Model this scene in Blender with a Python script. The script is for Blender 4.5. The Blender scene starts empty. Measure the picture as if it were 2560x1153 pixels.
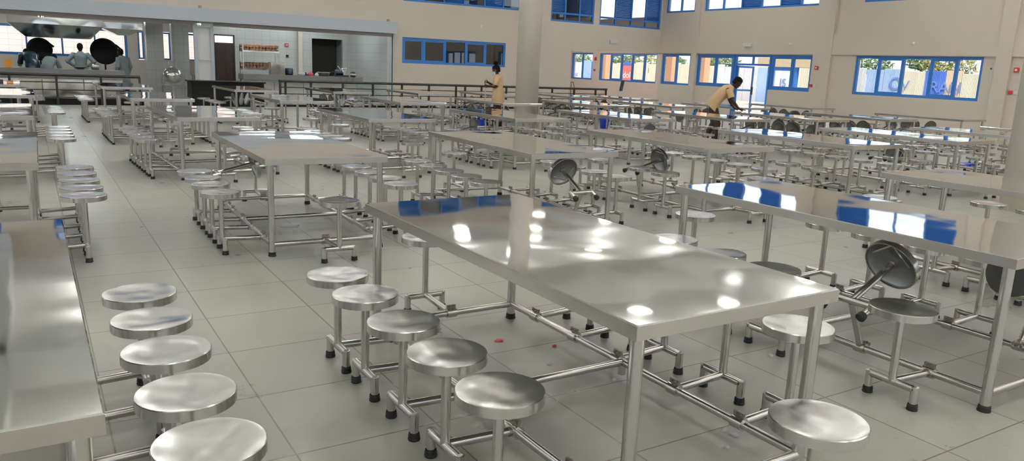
import bpy, math, random
from mathutils import Vector, Matrix
R = math.radians
rnd = random.Random(7)
scene = bpy.context.scene
col = scene.collection

# ---------------------------------------------------------------- camera
FPX, YAW, PITCH, ROLL, CAMH = 1927.9, R(32.0735), R(11.9796), R(2.4195), 1.5067
fwd = Vector((math.sin(YAW) * math.cos(PITCH), math.cos(YAW) * math.cos(PITCH), -math.sin(PITCH)))
r0 = Vector((math.cos(YAW), -math.sin(YAW), 0)); u0 = r0.cross(fwd)
cr = r0 * math.cos(ROLL) + u0 * math.sin(ROLL); cu = -r0 * math.sin(ROLL) + u0 * math.cos(ROLL)
cam_d = bpy.data.cameras.new('camera'); cam = bpy.data.objects.new('camera', cam_d); col.objects.link(cam)
cam_d.sensor_width = 36; cam_d.lens = FPX / 2560 * 36; cam_d.clip_end = 400; cam_d.clip_start = .05
cam.matrix_world = Matrix(((cr.x, cu.x, -fwd.x, 0), (cr.y, cu.y, -fwd.y, 0), (cr.z, cu.z, -fwd.z, CAMH), (0, 0, 0, 1)))
scene.camera = cam

# ---------------------------------------------------------------- world, sun, exposure
w = bpy.data.worlds.new('sky'); scene.world = w; w.use_nodes = True
bg = w.node_tree.nodes['Background']; bg.inputs[0].default_value = (.86, .93, 1, 1); bg.inputs[1].default_value = 1.0
sd = bpy.data.lights.new('sun', 'SUN'); sd.energy = 3.2; sd.angle = R(1); sd.color = (1, .95, .87)
so = bpy.data.objects.new('sun', sd); col.objects.link(so)
so.rotation_euler = Vector((-.40, -.70, .95)).to_track_quat('Z', 'Y').to_euler()
vs = scene.view_settings
vs.view_transform = 'Standard'; vs.look = 'None'; vs.exposure = 0.64; vs.gamma = 1; vs.use_curve_mapping = False
cy = scene.cycles
cy.max_bounces = 7; cy.diffuse_bounces = 4; cy.glossy_bounces = 4; cy.transmission_bounces = 4; cy.transparent_max_bounces = 8
cy.caustics_reflective = False; cy.caustics_refractive = False; cy.sample_clamp_indirect = 6
cy.use_denoising = True

# ---------------------------------------------------------------- materials
M = {}
def nodes(name):
    m = bpy.data.materials.new(name); m.use_nodes = True
    return m, m.node_tree, m.node_tree.nodes, m.node_tree.links, m.node_tree.nodes['Principled BSDF']
def mat(name, c, rough=.5, metal=0, var=0, scale=6, bump=0, emit=None, es=1):
    m, t, n, l, p = nodes(name)
    p.inputs['Base Color'].default_value = (*c, 1); p.inputs['Roughness'].default_value = rough; p.inputs['Metallic'].default_value = metal
    if emit: p.inputs['Emission Color'].default_value = (*emit, 1); p.inputs['Emission Strength'].default_value = es
    if var or bump:
        tc = n.new('ShaderNodeTexCoord'); no = n.new('ShaderNodeTexNoise'); no.inputs['Scale'].default_value = scale; no.inputs['Detail'].default_value = 4
        l.new(tc.outputs['Object'], no.inputs['Vector'])
        if var:
            mx = n.new('ShaderNodeMix'); mx.data_type = 'RGBA'
            mx.inputs[6].default_value = (*[x * (1 - var) for x in c], 1); mx.inputs[7].default_value = (*[min(1, x * (1 + var)) for x in c], 1)
            l.new(no.outputs['Fac'], mx.inputs[0]); l.new(mx.outputs[2], p.inputs['Base Color'])
        if bump:
            b = n.new('ShaderNodeBump'); b.inputs['Strength'].default_value = bump; b.inputs['Distance'].default_value = .01
            l.new(no.outputs['Fac'], b.inputs['Height']); l.new(b.outputs['Normal'], p.inputs['Normal'])
    M[name] = m
    return m
def steel(name, c, rough, streak=(1, 1, 1), sscale=8, sbump=.1, wscale=0, wbump=0, rvar=.08):
    """Stainless sheet: brushed streaks (fine) and slow buckling of the sheet (broad)."""
    m, t, n, l, p = nodes(name)
    p.inputs['Base Color'].default_value = (*c, 1); p.inputs['Metallic'].default_value = 1
    tc = n.new('ShaderNodeTexCoord'); mp = n.new('ShaderNodeMapping'); mp.inputs['Scale'].default_value = streak
    oi = n.new('ShaderNodeObjectInfo'); ad = n.new('ShaderNodeVectorMath'); ad.operation = 'ADD'
    sc = n.new('ShaderNodeVectorMath'); sc.operation = 'SCALE'; sc.inputs['Scale'].default_value = .37
    l.new(oi.outputs['Location'], sc.inputs[0])
    l.new(tc.outputs['Object'], ad.inputs[0]); l.new(sc.outputs[0], ad.inputs[1]); l.new(ad.outputs[0], mp.inputs['Vector'])
    no = n.new('ShaderNodeTexNoise'); no.inputs['Scale'].default_value = sscale; no.inputs['Detail'].default_value = 5
    l.new(mp.outputs[0], no.inputs['Vector'])
    mr = n.new('ShaderNodeMapRange'); mr.inputs['To Min'].default_value = max(.01, rough - rvar); mr.inputs['To Max'].default_value = rough + rvar
    l.new(no.outputs['Fac'], mr.inputs['Value']); l.new(mr.outputs[0], p.inputs['Roughness'])
    b = n.new('ShaderNodeBump'); b.inputs['Strength'].default_value = sbump; b.inputs['Distance'].default_value = .002
    l.new(no.outputs['Fac'], b.inputs['Height'])
    if wbump:
        n2 = n.new('ShaderNodeTexNoise'); n2.inputs['Scale'].default_value = wscale; n2.inputs['Detail'].default_value = 1
        l.new(ad.outputs[0], n2.inputs['Vector'])
        b2 = n.new('ShaderNodeBump'); b2.inputs['Strength'].default_value = 1; b2.inputs['Distance'].default_value = wbump
        l.new(n2.outputs['Fac'], b2.inputs['Height']); l.new(b.outputs[0], b2.inputs['Normal']); l.new(b2.outputs[0], p.inputs['Normal'])
    else:
        l.new(b.outputs[0], p.inputs['Normal'])
    M[name] = m
    return m
steel('steel_top', (.88, .885, .865), .045, (1, .12, 1), 14, .012, 1.5, .008, .03)
steel('steel_skirt', (.64, .595, .56), .24, (1, 1, 1), 5, .01, 2, .002)
steel('steel_tube', (.62, .59, .56), .20, (1, 1, 1), 10, .02)
steel('steel_seat', (.70, .70, .685), .22, (1, .10, 1), 30, .12, 6, .010, .1)
steel('steel_rim', (.66, .635, .61), .2, (1, 1, 1), 8, .01, 5, .001)
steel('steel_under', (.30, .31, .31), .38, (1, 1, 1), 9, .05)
steel('steel_kitchen', (.76, .75, .73), .14, (1, 1, 1), 3, .05, 1.2, .06)
mat('rubber', (.012, .012, .012), .6)
mat('weld', (.36, .32, .28), .4, 1, .3, 60)
mat('wall_paint', (.66, .585, .515), .62, 0, .025, 1.2)
mat('wall_pink', (.78, .61, .53), .62, 0, .025, 1.2)
mat('column_paint', (.90, .82, .73), .5, 0, .03, 2)
mat('ceiling_paint', (.88, .88, .865), .7, 0, .02, 1)
mat('fascia', (.50, .54, .60), .45, 0, .03, 1)
mat('shutter', (.30, .27, .27), .4, .3)
mat('frame_blue', (.030, .17, .52), .35)
mat('black_metal', (.010, .008, .008), .5)
mat('black_granite', (.006, .006, .006), .55, 0, .3, 40); M['black_granite'].node_tree.nodes['Principled BSDF'].inputs['Specular IOR Level'].default_value = .15
mat('granite', (.16, .165, .165), .3, 0, .45, 60)
mat('tile_white', (.60, .61, .59), .16, 0, .03, 2)
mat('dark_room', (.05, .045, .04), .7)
mat('door_wood', (.035, .014, .009), .45, 0, .3, 12)
mat('white_plastic', (.78, .78, .76), .4)
mat('red_plastic', (.50, .03, .03), .4)
mat('pot_black', (.010, .008, .007), .65)
mat('blue_plastic', (.01, .07, .75), .35)
mat('orange_plastic', (.80, .30, .02), .4)
mat('skin', (.034, .016, .011), .5, 0, .1, 9)
mat('hair', (.006, .005, .005), .7)
M['skin'].node_tree.nodes['Principled BSDF'].inputs['Specular IOR Level'].default_value = .25; M['hair'].node_tree.nodes['Principled BSDF'].inputs['Specular IOR Level'].default_value = .08; M['pot_black'].node_tree.nodes['Principled BSDF'].inputs['Specular IOR Level'].default_value = .15
mat('tunic', (.60, .41, .225), .8, 0, .08, 14, .4)
mat('maroon', (.028, .008, .010), .8, 0, .1, 14)
mat('coat_grey', (.20, .235, .25), .8, 0, .1, 10)
mat('mask_white', (.75, .76, .78), .7)
mat('broom_wood', (.62, .50, .30), .6)
mat('paper', (.72, .72, .74), .6)
mat('pink_paper', (.80, .12, .18), .6)
steel('steel_cream_reflection', (.90, .84, .74), .16, (1, 1, 1), 3, .05, 1.2, .05)  # plain stainless; its cream tint is the walls' reflection put into the colour
mat('brick', (.72, .64, .60), .85, 0, .06, 3)
mat('peach', (.78, .42, .26), .7)
mat('tan', (.60, .46, .30), .7)
mat('ground', (.42, .38, .32), .9, 0, .2, 2)
mat('trunk', (.16, .11, .07), .9)
mat('loaf', (.34, .17, .09), .4, 0, .5, 30)
mat('loaf_wrap', (.40, .11, .13), .3, 0, .5, 40)
mat('lamp_panel', (.9, .9, .88), .5, 0, emit=(1, .97, .90), es=14); mat('added_uplight', (.9, .9, .88), .5, 0, emit=(1, .97, .92), es=64)  # upward glow is added to brighten the hall ceiling
mat('tube_lamp', (.9, .9, .9), .5, 0, emit=(.88, .98, 1), es=58)
mat('lit_transom', (.8, .7, .68), .5, 0, emit=(1, .84, .80), es=.75)  # pane glows in place of the lit room behind it
mat('iron_teal', (.008, .028, .05), .3)
for nme, c in dict(zinc=(.50, .50, .52), zinc_cream=(.62, .54, .41), zinc_blue=(.06, .15, .55), zinc_pale=(.30, .40, .62), zinc_peach=(.62, .45, .32), zinc_red=(.70, .16, .14), zinc_white=(.66, .66, .66)).items():
    mat(nme, c, .5, 0, .12, 3)
mat('paint_blue', (.16, .26, .62), .6); mat('paint_white', (.85, .85, .88), .6)

def glass(name, tint, refl):
    m = bpy.data.materials.new(name); m.use_nodes = True; t = m.node_tree; n = t.nodes; l = t.links
    n.clear(); out = n.new('ShaderNodeOutputMaterial'); tr = n.new('ShaderNodeBsdfTransparent'); gl = n.new('ShaderNodeBsdfGlossy')
    tr.inputs[0].default_value = (*tint, 1); gl.inputs['Roughness'].default_value = .01
    fr = n.new('ShaderNodeLayerWeight'); fr.inputs[0].default_value = .5
    pw = n.new('ShaderNodeMath'); pw.operation = 'POWER'; pw.inputs[1].default_value = 4; l.new(fr.outputs['Facing'], pw.inputs[0])
    ma = n.new('ShaderNodeMath'); ma.operation = 'MULTIPLY_ADD'; ma.inputs[1].default_value = .7; ma.inputs[2].default_value = refl
    mx = n.new('ShaderNodeMixShader'); l.new(pw.outputs[0], ma.inputs[0]); l.new(ma.outputs[0], mx.inputs[0]); l.new(tr.outputs[0], mx.inputs[1]); l.new(gl.outputs[0], mx.inputs[2]); l.new(mx.outputs[0], out.inputs[0])
    M[name] = m
glass('glass', (.92, .94, .95), .03)
glass('glass_dark', (.35, .36, .36), .14)

def mk_floor():
    m, t, n, l, p = nodes('floor_tiles')
    geo = n.new('ShaderNodeNewGeometry'); sx = n.new('ShaderNodeSeparateXYZ'); l.new(geo.outputs['Position'], sx.inputs[0])
    def line(out, off):
        a = n.new('ShaderNodeMath'); a.operation = 'SUBTRACT'; l.new(out, a.inputs[0]); a.inputs[1].default_value = off
        b = n.new('ShaderNodeMath'); b.operation = 'PINGPONG'; b.inputs[1].default_value = .3; l.new(a.outputs[0], b.inputs[0])
        c = n.new('ShaderNodeMath'); c.operation = 'LESS_THAN'; c.inputs[1].default_value = .0035; l.new(b.outputs[0], c.inputs[0])
        d = n.new('ShaderNodeMath'); d.operation = 'DIVIDE'; d.inputs[1].default_value = .6; l.new(a.outputs[0], d.inputs[0])
        e = n.new('ShaderNodeMath'); e.operation = 'FLOOR'; l.new(d.outputs[0], e.inputs[0])
        return c.outputs[0], e.outputs[0]
    gx, ix = line(sx.outputs[0], .778 - 6.0); gy, iy = line(sx.outputs[1], 3.348 - 12)
    g = n.new('ShaderNodeMath'); g.operation = 'MAXIMUM'; l.new(gx, g.inputs[0]); l.new(gy, g.inputs[1])
    cb = n.new('ShaderNodeCombineXYZ'); l.new(ix, cb.inputs[0]); l.new(iy, cb.inputs[1])
    wn = n.new('ShaderNodeTexWhiteNoise'); wn.noise_dimensions = '2D'; l.new(cb.outputs[0], wn.inputs['Vector'])
    no = n.new('ShaderNodeTexNoise'); no.inputs['Scale'].default_value = 2.2; no.inputs['Detail'].default_value = 6; no.inputs['Roughness'].default_value = .65
    l.new(geo.outputs['Position'], no.inputs['Vector'])
    sp = n.new('ShaderNodeTexNoise'); sp.inputs['Scale'].default_value = 17; sp.inputs['Detail'].default_value = 3; l.new(geo.outputs['Position'], sp.inputs['Vector'])
    spr = n.new('ShaderNodeMapRange'); spr.inputs['From Min'].default_value = .68; spr.inputs['From Max'].default_value = .78; l.new(sp.outputs['Fac'], spr.inputs['Value'])
    cr1 = n.new('ShaderNodeMix'); cr1.data_type = 'RGBA'; cr1.inputs[6].default_value = (.37, .365, .31, 1); cr1.inputs[7].default_value = (.505, .505, .445, 1)
    l.new(no.outputs['Fac'], cr1.inputs[0])
    tv = n.new('ShaderNodeMix'); tv.data_type = 'RGBA'; tv.blend_type = 'MULTIPLY'; tv.inputs[0].default_value = .5
    tvr = n.new('ShaderNodeMapRange'); tvr.inputs['To Min'].default_value = .88; tvr.inputs['To Max'].default_value = 1.06; l.new(wn.outputs['Value'], tvr.inputs['Value'])
    l.new(cr1.outputs[2], tv.inputs[6]); l.new(tvr.outputs[0], tv.inputs[7])
    dk = n.new('ShaderNodeMix'); dk.data_type = 'RGBA'; dk.inputs[7].default_value = (.24, .21, .16, 1); l.new(tv.outputs[2], dk.inputs[6])
    dm = n.new('ShaderNodeMath'); dm.operation = 'MULTIPLY'; dm.inputs[1].default_value = .45; l.new(spr.outputs[0], dm.inputs[0]); l.new(dm.outputs[0], dk.inputs[0])
    gr = n.new('ShaderNodeMix'); gr.data_type = 'RGBA'; gr.inputs[7].default_value = (.17, .145, .095, 1); l.new(dk.outputs[2], gr.inputs[6]); l.new(g.outputs[0], gr.inputs[0])
    l.new(gr.outputs[2], p.inputs['Base Color'])
    rr = n.new('ShaderNodeMapRange'); rr.inputs['To Min'].default_value = .20; rr.inputs['To Max'].default_value = .42; l.new(no.outputs['Fac'], rr.inputs['Value']); l.new(rr.outputs[0], p.inputs['Roughness'])
    M['floor_tiles'] = m
mk_floor()
def tile_mat(name, c, grout, sx_, sz_, rough):
    m, t, n, l, p = nodes(name)
    geo = n.new('ShaderNodeNewGeometry'); s = n.new('ShaderNodeSeparateXYZ'); l.new(geo.outputs['Position'], s.inputs[0])
    add = n.new('ShaderNodeMath'); l.new(s.outputs[0], add.inputs[0]); l.new(s.outputs[1], add.inputs[1])
    def ln(o, sp):
        b = n.new('ShaderNodeMath'); b.operation = 'PINGPONG'; b.inputs[1].default_value = sp / 2; l.new(o, b.inputs[0])
        c_ = n.new('ShaderNodeMath'); c_.operation = 'LESS_THAN'; c_.inputs[1].default_value = .006; l.new(b.outputs[0], c_.inputs[0]); return c_.outputs[0]
    a, b = ln(add.outputs[0], sx_), ln(s.outputs[2], sz_)
    g = n.new('ShaderNodeMath'); g.operation = 'MAXIMUM'; l.new(a, g.inputs[0]); l.new(b, g.inputs[1])
    mx = n.new('ShaderNodeMix'); mx.data_type = 'RGBA'; mx.inputs[6].default_value = (*c, 1); mx.inputs[7].default_value = (*grout, 1)
    l.new(g.outputs[0], mx.inputs[0]); l.new(mx.outputs[2], p.inputs['Base Color']); p.inputs['Roughness'].default_value = rough
    M[name] = m
tile_mat('kitchen_tile', (.52, .52, .50), (.38, .38, .37), .3, .3, .3)
tile_mat('kitchen_tile_gloss', (.60, .60, .60), (.45, .46, .45), .6, .3, .08)
tile_mat('brick_wall', (.80, .70, .66), (.55, .46, .42), .45, .22, .85)

# ---------------------------------------------------------------- mesh helpers
class MB:
    def __init__(s): s.v = []; s.f = []; s.m = []; s.sm = []; s.mi = 0; s.smooth = False
    def face(s, idx): s.f.append(idx); s.m.append(s.mi); s.sm.append(s.smooth)
    def add(s, vs_, fs, smooth=None):
        k = len(s.v); s.v += [tuple(v) for v in vs_]
        o = s.smooth
        if smooth is not None: s.smooth = smooth
        for f in fs: s.face([i + k for i in f])
        s.smooth = o
        return s
    def box(s, x0, y0, z0, x1, y1, z1):
        v = [(x, y, z) for z in (z0, z1) for y in (y0, y1) for x in (x0, x1)]
        return s.add(v, [(0, 2, 3, 1), (4, 5, 7, 6), (0, 1, 5, 4), (2, 6, 7, 3), (0, 4, 6, 2), (1, 3, 7, 5)], False)
    def obox(s, c, ax, ay, az):
        """oriented box: centre and three half axes"""
        c, ax, ay, az = map(Vector, (c, ax, ay, az))
        v = [c + ax * i + ay * j + az * k for k in (-1, 1) for j in (-1, 1) for i in (-1, 1)]
        return s.add(v, [(0, 2, 3, 1), (4, 5, 7, 6), (0, 1, 5, 4), (2, 6, 7, 3), (0, 4, 6, 2), (1, 3, 7, 5)], False)
    def tube(s, a, b, r, n=12, r2=None, caps=True):
        a, b = Vector(a), Vector(b); d = (b - a).normalized(); r2 = r if r2 is None else r2
        x = d.orthogonal().normalized(); y = d.cross(x)
        v = []
        for p, rr in ((a, r), (b, r2)):
            for i in range(n):
                t = 2 * math.pi * i / n; v.append(p + x * math.cos(t) * rr + y * math.sin(t) * rr)
        s.add(v, [(i, (i + 1) % n, n + (i + 1) % n, n + i) for i in range(n)], True)
        if caps: s.add(v, [tuple(range(n - 1, -1, -1)), tuple(range(n, 2 * n))], False)
        return s
    def lathe(s, prof, n=24, c=(0, 0, 0), smooth=True, axis=None):
        """profile (r, z) turned about z (or about axis); r = 0 ends close to a point"""
        c = Vector(c); ax = Vector(axis).normalized() if axis else Vector((0, 0, 1))
        x = Vector((1, 0, 0)) if not axis else ax.orthogonal().normalized(); y = ax.cross(x)
        v = []; rings = []
        for r, z in prof:
            if r < 1e-6: rings.append([len(v)]); v.append(c + ax * z)
            else:
                rings.append(list(range(len(v), len(v) + n)))
                for i in range(n):
                    t = 2 * math.pi * i / n; v.append(c + ax * z + x * math.cos(t) * r + y * math.sin(t) * r)
        f = []
        for A, B in zip(rings, rings[1:]):
            if len(A) == 1 and len(B) == 1: continue
            for i in range(n):
                j = (i + 1) % n
                if len(A) == 1: f.append((A[0], B[j], B[i]))
                elif len(B) == 1: f.append((A[i], A[j], B[0]))
                else: f.append((A[i], A[j], B[j], B[i]))
        return s.add(v, f, smooth)
    def loft(s, rings, n=14, caps=True, smooth=True, power=2.0):
        """rings of (centre, half axis a, half axis b); superellipse sections"""
        v = []
        for c, a, b in rings:
            c, a, b = Vector(c), Vector(a), Vector(b)
            for i in range(n):
                t = 2 * math.pi * i / n; ct, st = math.cos(t), math.sin(t)
                ct = math.copysign(abs(ct) ** (2 / power), ct); st = math.copysign(abs(st) ** (2 / power), st)
                v.append(c + a * ct + b * st)
        k = len(rings)
        s.add(v, [(j * n + i, j * n + (i + 1) % n, (j + 1) * n + (i + 1) % n, (j + 1) * n + i) for j in range(k - 1) for i in range(n)], smooth)
        if caps: s.add(v, [tuple(range(n - 1, -1, -1)), tuple(range((k - 1) * n, k * n))], False)
        return s
    def mesh(s, name, mats):
        me = bpy.data.meshes.new(name); me.from_pydata(s.v, [], s.f)
        for k in (mats if isinstance(mats, (list, tuple)) else [mats]): me.materials.append(M[k])
        me.polygons.foreach_set('material_index', s.m); me.polygons.foreach_set('use_smooth', s.sm); me.update()
        return me
    def build(s, name, mats, parent=None, loc=None, rot=None):
        return obj(name, s.mesh(name, mats), parent, loc, rot)
def obj(name, me, parent=None, loc=None, rot=None):
    o = bpy.data.objects.new(name, me); col.objects.link(o)
    if parent is not None: o.parent = parent
    if loc is not None: o.location = loc
    if rot is not None: o.rotation_euler = rot
    return o
def tag(o, label=None, cat=None, group=None, kind=None):
    for k, v in (('label', label), ('category', cat), ('group', group), ('kind', kind)):
        if v: o[k] = v
    return o
def empty(name, label, cat, loc=(0, 0, 0), rz=0, group=None):
    o = obj(name, None, None, loc, (0, 0, rz)); o.empty_display_size = .1
    return tag(o, label, cat, group)
def copy_tree(o, parent=None, deep=True):
    c = o.copy(); col.objects.link(c)
    if parent is not None: c.parent = parent
    for ch in list(o.children): copy_tree(ch, c)
    return c
def struct(o): o['kind'] = 'structure'; return o

def walled(mb, axis, p0, p1, u0_, u1_, z0, z1, holes):
    """solid wall across axis ('x' or 'y') between p0 and p1 with rectangular holes (u0, u1, z0, z1)"""
    us = sorted({u0_, u1_, *[q for h in holes for q in h[:2] if u0_ < q < u1_]}); zs = sorted({z0, z1, *[q for h in holes for q in h[2:] if z0 < q < z1]})
    for a, b in zip(us, us[1:]):
        run = None
        for c, d in list(zip(zs, zs[1:])) + [(None, None)]:
            solid = c is not None and not any(h[0] < (a + b) / 2 < h[1] and h[2] < (c + d) / 2 < h[3] for h in holes)
            if solid: run = (run[0], d) if run else (c, d)
            elif run:
                if axis == 'x': mb.box(p0, a, run[0], p1, b, run[1])
                else: mb.box(a, p0, run[0], b, p1, run[1])
                run = None
    return mb

# ---------------------------------------------------------------- the building
X1, Y1, ZC = 23.5, 26.0, 6.2
struct(MB().box(-9, -9, -.12, 23.75, 37, 0).build('floor', 'floor_tiles'))
struct(MB().box(23.75, -30, -.25, 90, 90, -.13).box(-20, 37, -.25, 23.75, 60, -.13).build('ground', 'ground'))
RW = [(30.75, 32.5, 1.05, 2.33), (26.15, 30.2, 1.05, 2.33), (24.1, 25.83, 1.05, 2.33), (21.72, 23.72, 1.07, 2.33), (19.95, 21.72, 0, 2.33), (18.09, 19.95, 1.07, 2.33), (12.29, 16.42, 1.08, 2.34),
      (24.1, 25.8, 4.03, 5.5), (18.03, 23.55, 4.03, 5.5), (12.3, 16.38, 4.05, 5.5), (5.5, 9.6, 4.05, 5.5), (5.5, 9.6, 1.08, 2.34), (-1, 3.2, 4.05, 5.5), (26.15, 31.5, 3.9, 5.2)]
struct(walled(MB(), 'x', X1, X1 + .25, -9, Y1, 0, ZC, RW).build('wall_right', 'wall_paint'))
struct(walled(MB(), 'x', X1, X1 + .25, Y1, 37, 0, ZC, RW).build('wall_passage_right', 'wall_pink'))
UW = [(11.39, 17.1, 3.62, 5.5), (17.68, 19.8, 3.34, 5.5), (20.09, 23.4, 3.34, 5.5), (-6, -1, 3.62, 5.5), (.4, 4.5, 3.62, 5.5), (5.6, 10.2, 3.62, 5.5)]
struct(walled(MB(), 'y', Y1, Y1 + .22, -9, X1, 0, ZC, UW + [(-9, 10.9, 0, 2.42), (11.38, 15.66, 1.48, 2.38), (18.75, X1, 0, 2.35)]).build('wall_back', 'wall_paint'))
struct(walled(MB(), 'x', -9.2, -9, -9, Y1, 0, ZC, [(-7, 0, 1, 5.6), (2, 9, 1, 5.6), (11, 18, 1, 5.6), (19.5, 25, 1, 5.6)]).build('wall_left', 'wall_paint'))
struct(walled(MB(), 'y', -9.2, -9, -9.2, X1, 0, ZC, [(-8, -1, .9, 5.6), (.5, 8, .9, 5.6), (9.5, 16, .9, 5.6), (17.5, 22.5, .9, 5.6)]).build('wall_near', 'wall_paint'))
c = MB().box(-9, -9, ZC, X1 + .25, Y1 + .3, ZC + .2)
struct(c.build('ceiling', 'ceiling_paint'))
for k, (a, b) in enumerate((((10.37, -9), (10.87, Y1)), ((-9, 4.5), (X1, 5.0)), ((-9, 16.3), (X1, 16.8)), ((-1.25, -9), (-.75, Y1)))):
    struct(MB().box(a[0], a[1], 5.55, b[0], b[1], ZC).build('ceiling_beam', 'ceiling_paint'))
# relief of the right wall: pilasters and the lintel band
for a, b in ((23.71, 24.0), (17.33, 18.05), (11.5, 11.92), (4.9, 5.3)):
    struct(MB().box(X1 - .10, a, 0, X1, b, ZC).build('trim_1', 'wall_paint'))
for a, b, lo in ((24.0, 26.0, 2.36), (18.05, 23.71, 2.36), (11.92, 17.33, 2.36), (5.3, 11.5, 2.36)):
    struct(MB().box(X1 - .07, a, lo, X1, b, 3.06).build('trim_2', 'wall_paint'))
# passage under the upper floor, and the upper corridor
struct(MB().box(11.0, Y1 + .22, 2.72, X1, 33, 3.1).build('ceiling_passage', 'wall_paint'))
struct(MB().box(18.55, Y1 + .22, 0, 18.75, 33, 2.72).build('wall_passage', 'wall_pink'))
struct(MB().box(18.75, Y1 - .02, 2.22, 20.1, Y1 + .3, 2.36).build('trim_3', 'wall_paint'))
struct(walled(MB(), 'y', 33, 33.2, 11, X1, 0, ZC, [(12, 17, 4.4, 5.2), (19.2, 20.7, 4.35, 5.2), (21.7, 23.1, 4.35, 5.2)]).build('wall_upper', 'wall_paint'))
struct(MB().box(10.9, Y1 + .22, 3.1, 11.1, 33, ZC).build('wall_landing', 'wall_paint'))
struct(MB().box(11.0, Y1 + .3, 5.6, X1, 33.2, 5.75).build('ceiling_landing', 'ceiling_paint'))
# room behind the interior window
struct(MB().box(11.1, 29.2, 0, 18.55, 29.35, 2.72).build('wall_office', 'wall_paint'))
# kitchen shell
KH = 2.62
struct(walled(MB(), 'y', 34.5, 34.7, -9, 11.1, 0, KH, [(-6, 3.42, 1.2, 2.3), (3.8, 4.02, 1.17, 2.28), (4.62, 5.0, 1.2, 2.3), (5.6, 6.0, 1.22, 2.33)]).build('wall_kitchen', 'wall_paint'))
struct(MB().box(-9, Y1 + .22, KH, 11.1, 34.7, KH + .15).build('ceiling_kitchen', 'ceiling_paint'))
struct(MB().box(10.9, Y1 + .22, 0, 11.1, 34.5, KH).build('wall_kitchen_side', 'kitchen_tile_gloss'))
struct(MB().box(-9.2, Y1, 0, -9, 34.7, KH).build('wall_kitchen_far_side', 'wall_paint'))
struct(MB().box(3.45, 29, 0, 3.98, 29.35, KH).build('wall_pier', 'kitchen_tile'))
struct(MB().box(4.24, 29, 0, 4.78, 29.35, KH).build('wall_pier', 'kitchen_tile'))
struct(walled(MB(), 'y', 30, 30.15, 5.3, 10.9, 0, KH, [(5.78, 6.52, 0, 2.22), (9.38, 10.6, 0, 2.26)]).build('wall_store', 'kitchen_tile'))
struct(MB().box(5.2, 29.0, 0, 5.3, 30.15, KH).build('wall_return', 'tile_white'))
struct(MB().box(8.8, 29.8, 0, 8.95, 30.0, KH).build('trim_4', 'wall_paint'))
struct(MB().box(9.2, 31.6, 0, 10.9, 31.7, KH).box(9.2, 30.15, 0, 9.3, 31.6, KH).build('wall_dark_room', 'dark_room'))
struct(MB().box(-8, 37, -.1, 8, 37.2, 2.9).build('wall_yard', 'brick_wall'))

# shutter box, rolled shutters, guides
sh = empty('roller_shutter_box', 'long grey blue roller shutter box above the kitchen openings', 'shutter box', (0, Y1 - .16, 2.47))
MB().box(-9, -.14, 0, 11.06, .15, .39).build('housing', 'fascia', sh)
b = MB()
for k in range(4): b.tube((-9, -.05 + .01 * k, -.02 - .028 * k), (4.44, -.05 + .01 * k, -.02 - .028 * k), .016, 8)
b.build('shutter_curtain', 'shutter', sh)
b = MB()
for k in range(4): b.tube((4.98, -.05 + .01 * k, -.02 - .028 * k), (10.9, -.05 + .01 * k, -.02 - .028 * k), .016, 8)
b.build('shutter_curtain', 'shutter', sh)
g = empty('shutter_guide_post', 'pale grey steel guide post with white panel between the two kitchen openings', 'post', (4.72, Y1 - .02, 0))
for s in (-1, 1): MB().box(s * .24 - .05, -.06, 0, s * .24 + .05, .06, 2.40).build('upright', 'fascia', g)
MB().box(-.19, .02, 0, .19, .05, 2.34).build('panel', 'white_plastic', g)
for z in (1.3, 2.3): MB().box(-.2, -.05, z, .2, -.03, z + .025).build('cross_bar', 'fascia', g)
g = empty('shutter_guide_rail', 'narrow grey shutter guide rail at the right end of the kitchen opening', 'guide rail', (10.96, Y1 - .06, 0))
MB().box(-.07, -.04, 0, -.02, .05, 2.47).box(.02, -.04, 0, .07, .05, 2.47).build('channel', 'fascia', g)
MB().box(-.02, -.02, 0, .02, .05, 2.47).build('slot', 'black_metal', g)

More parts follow.
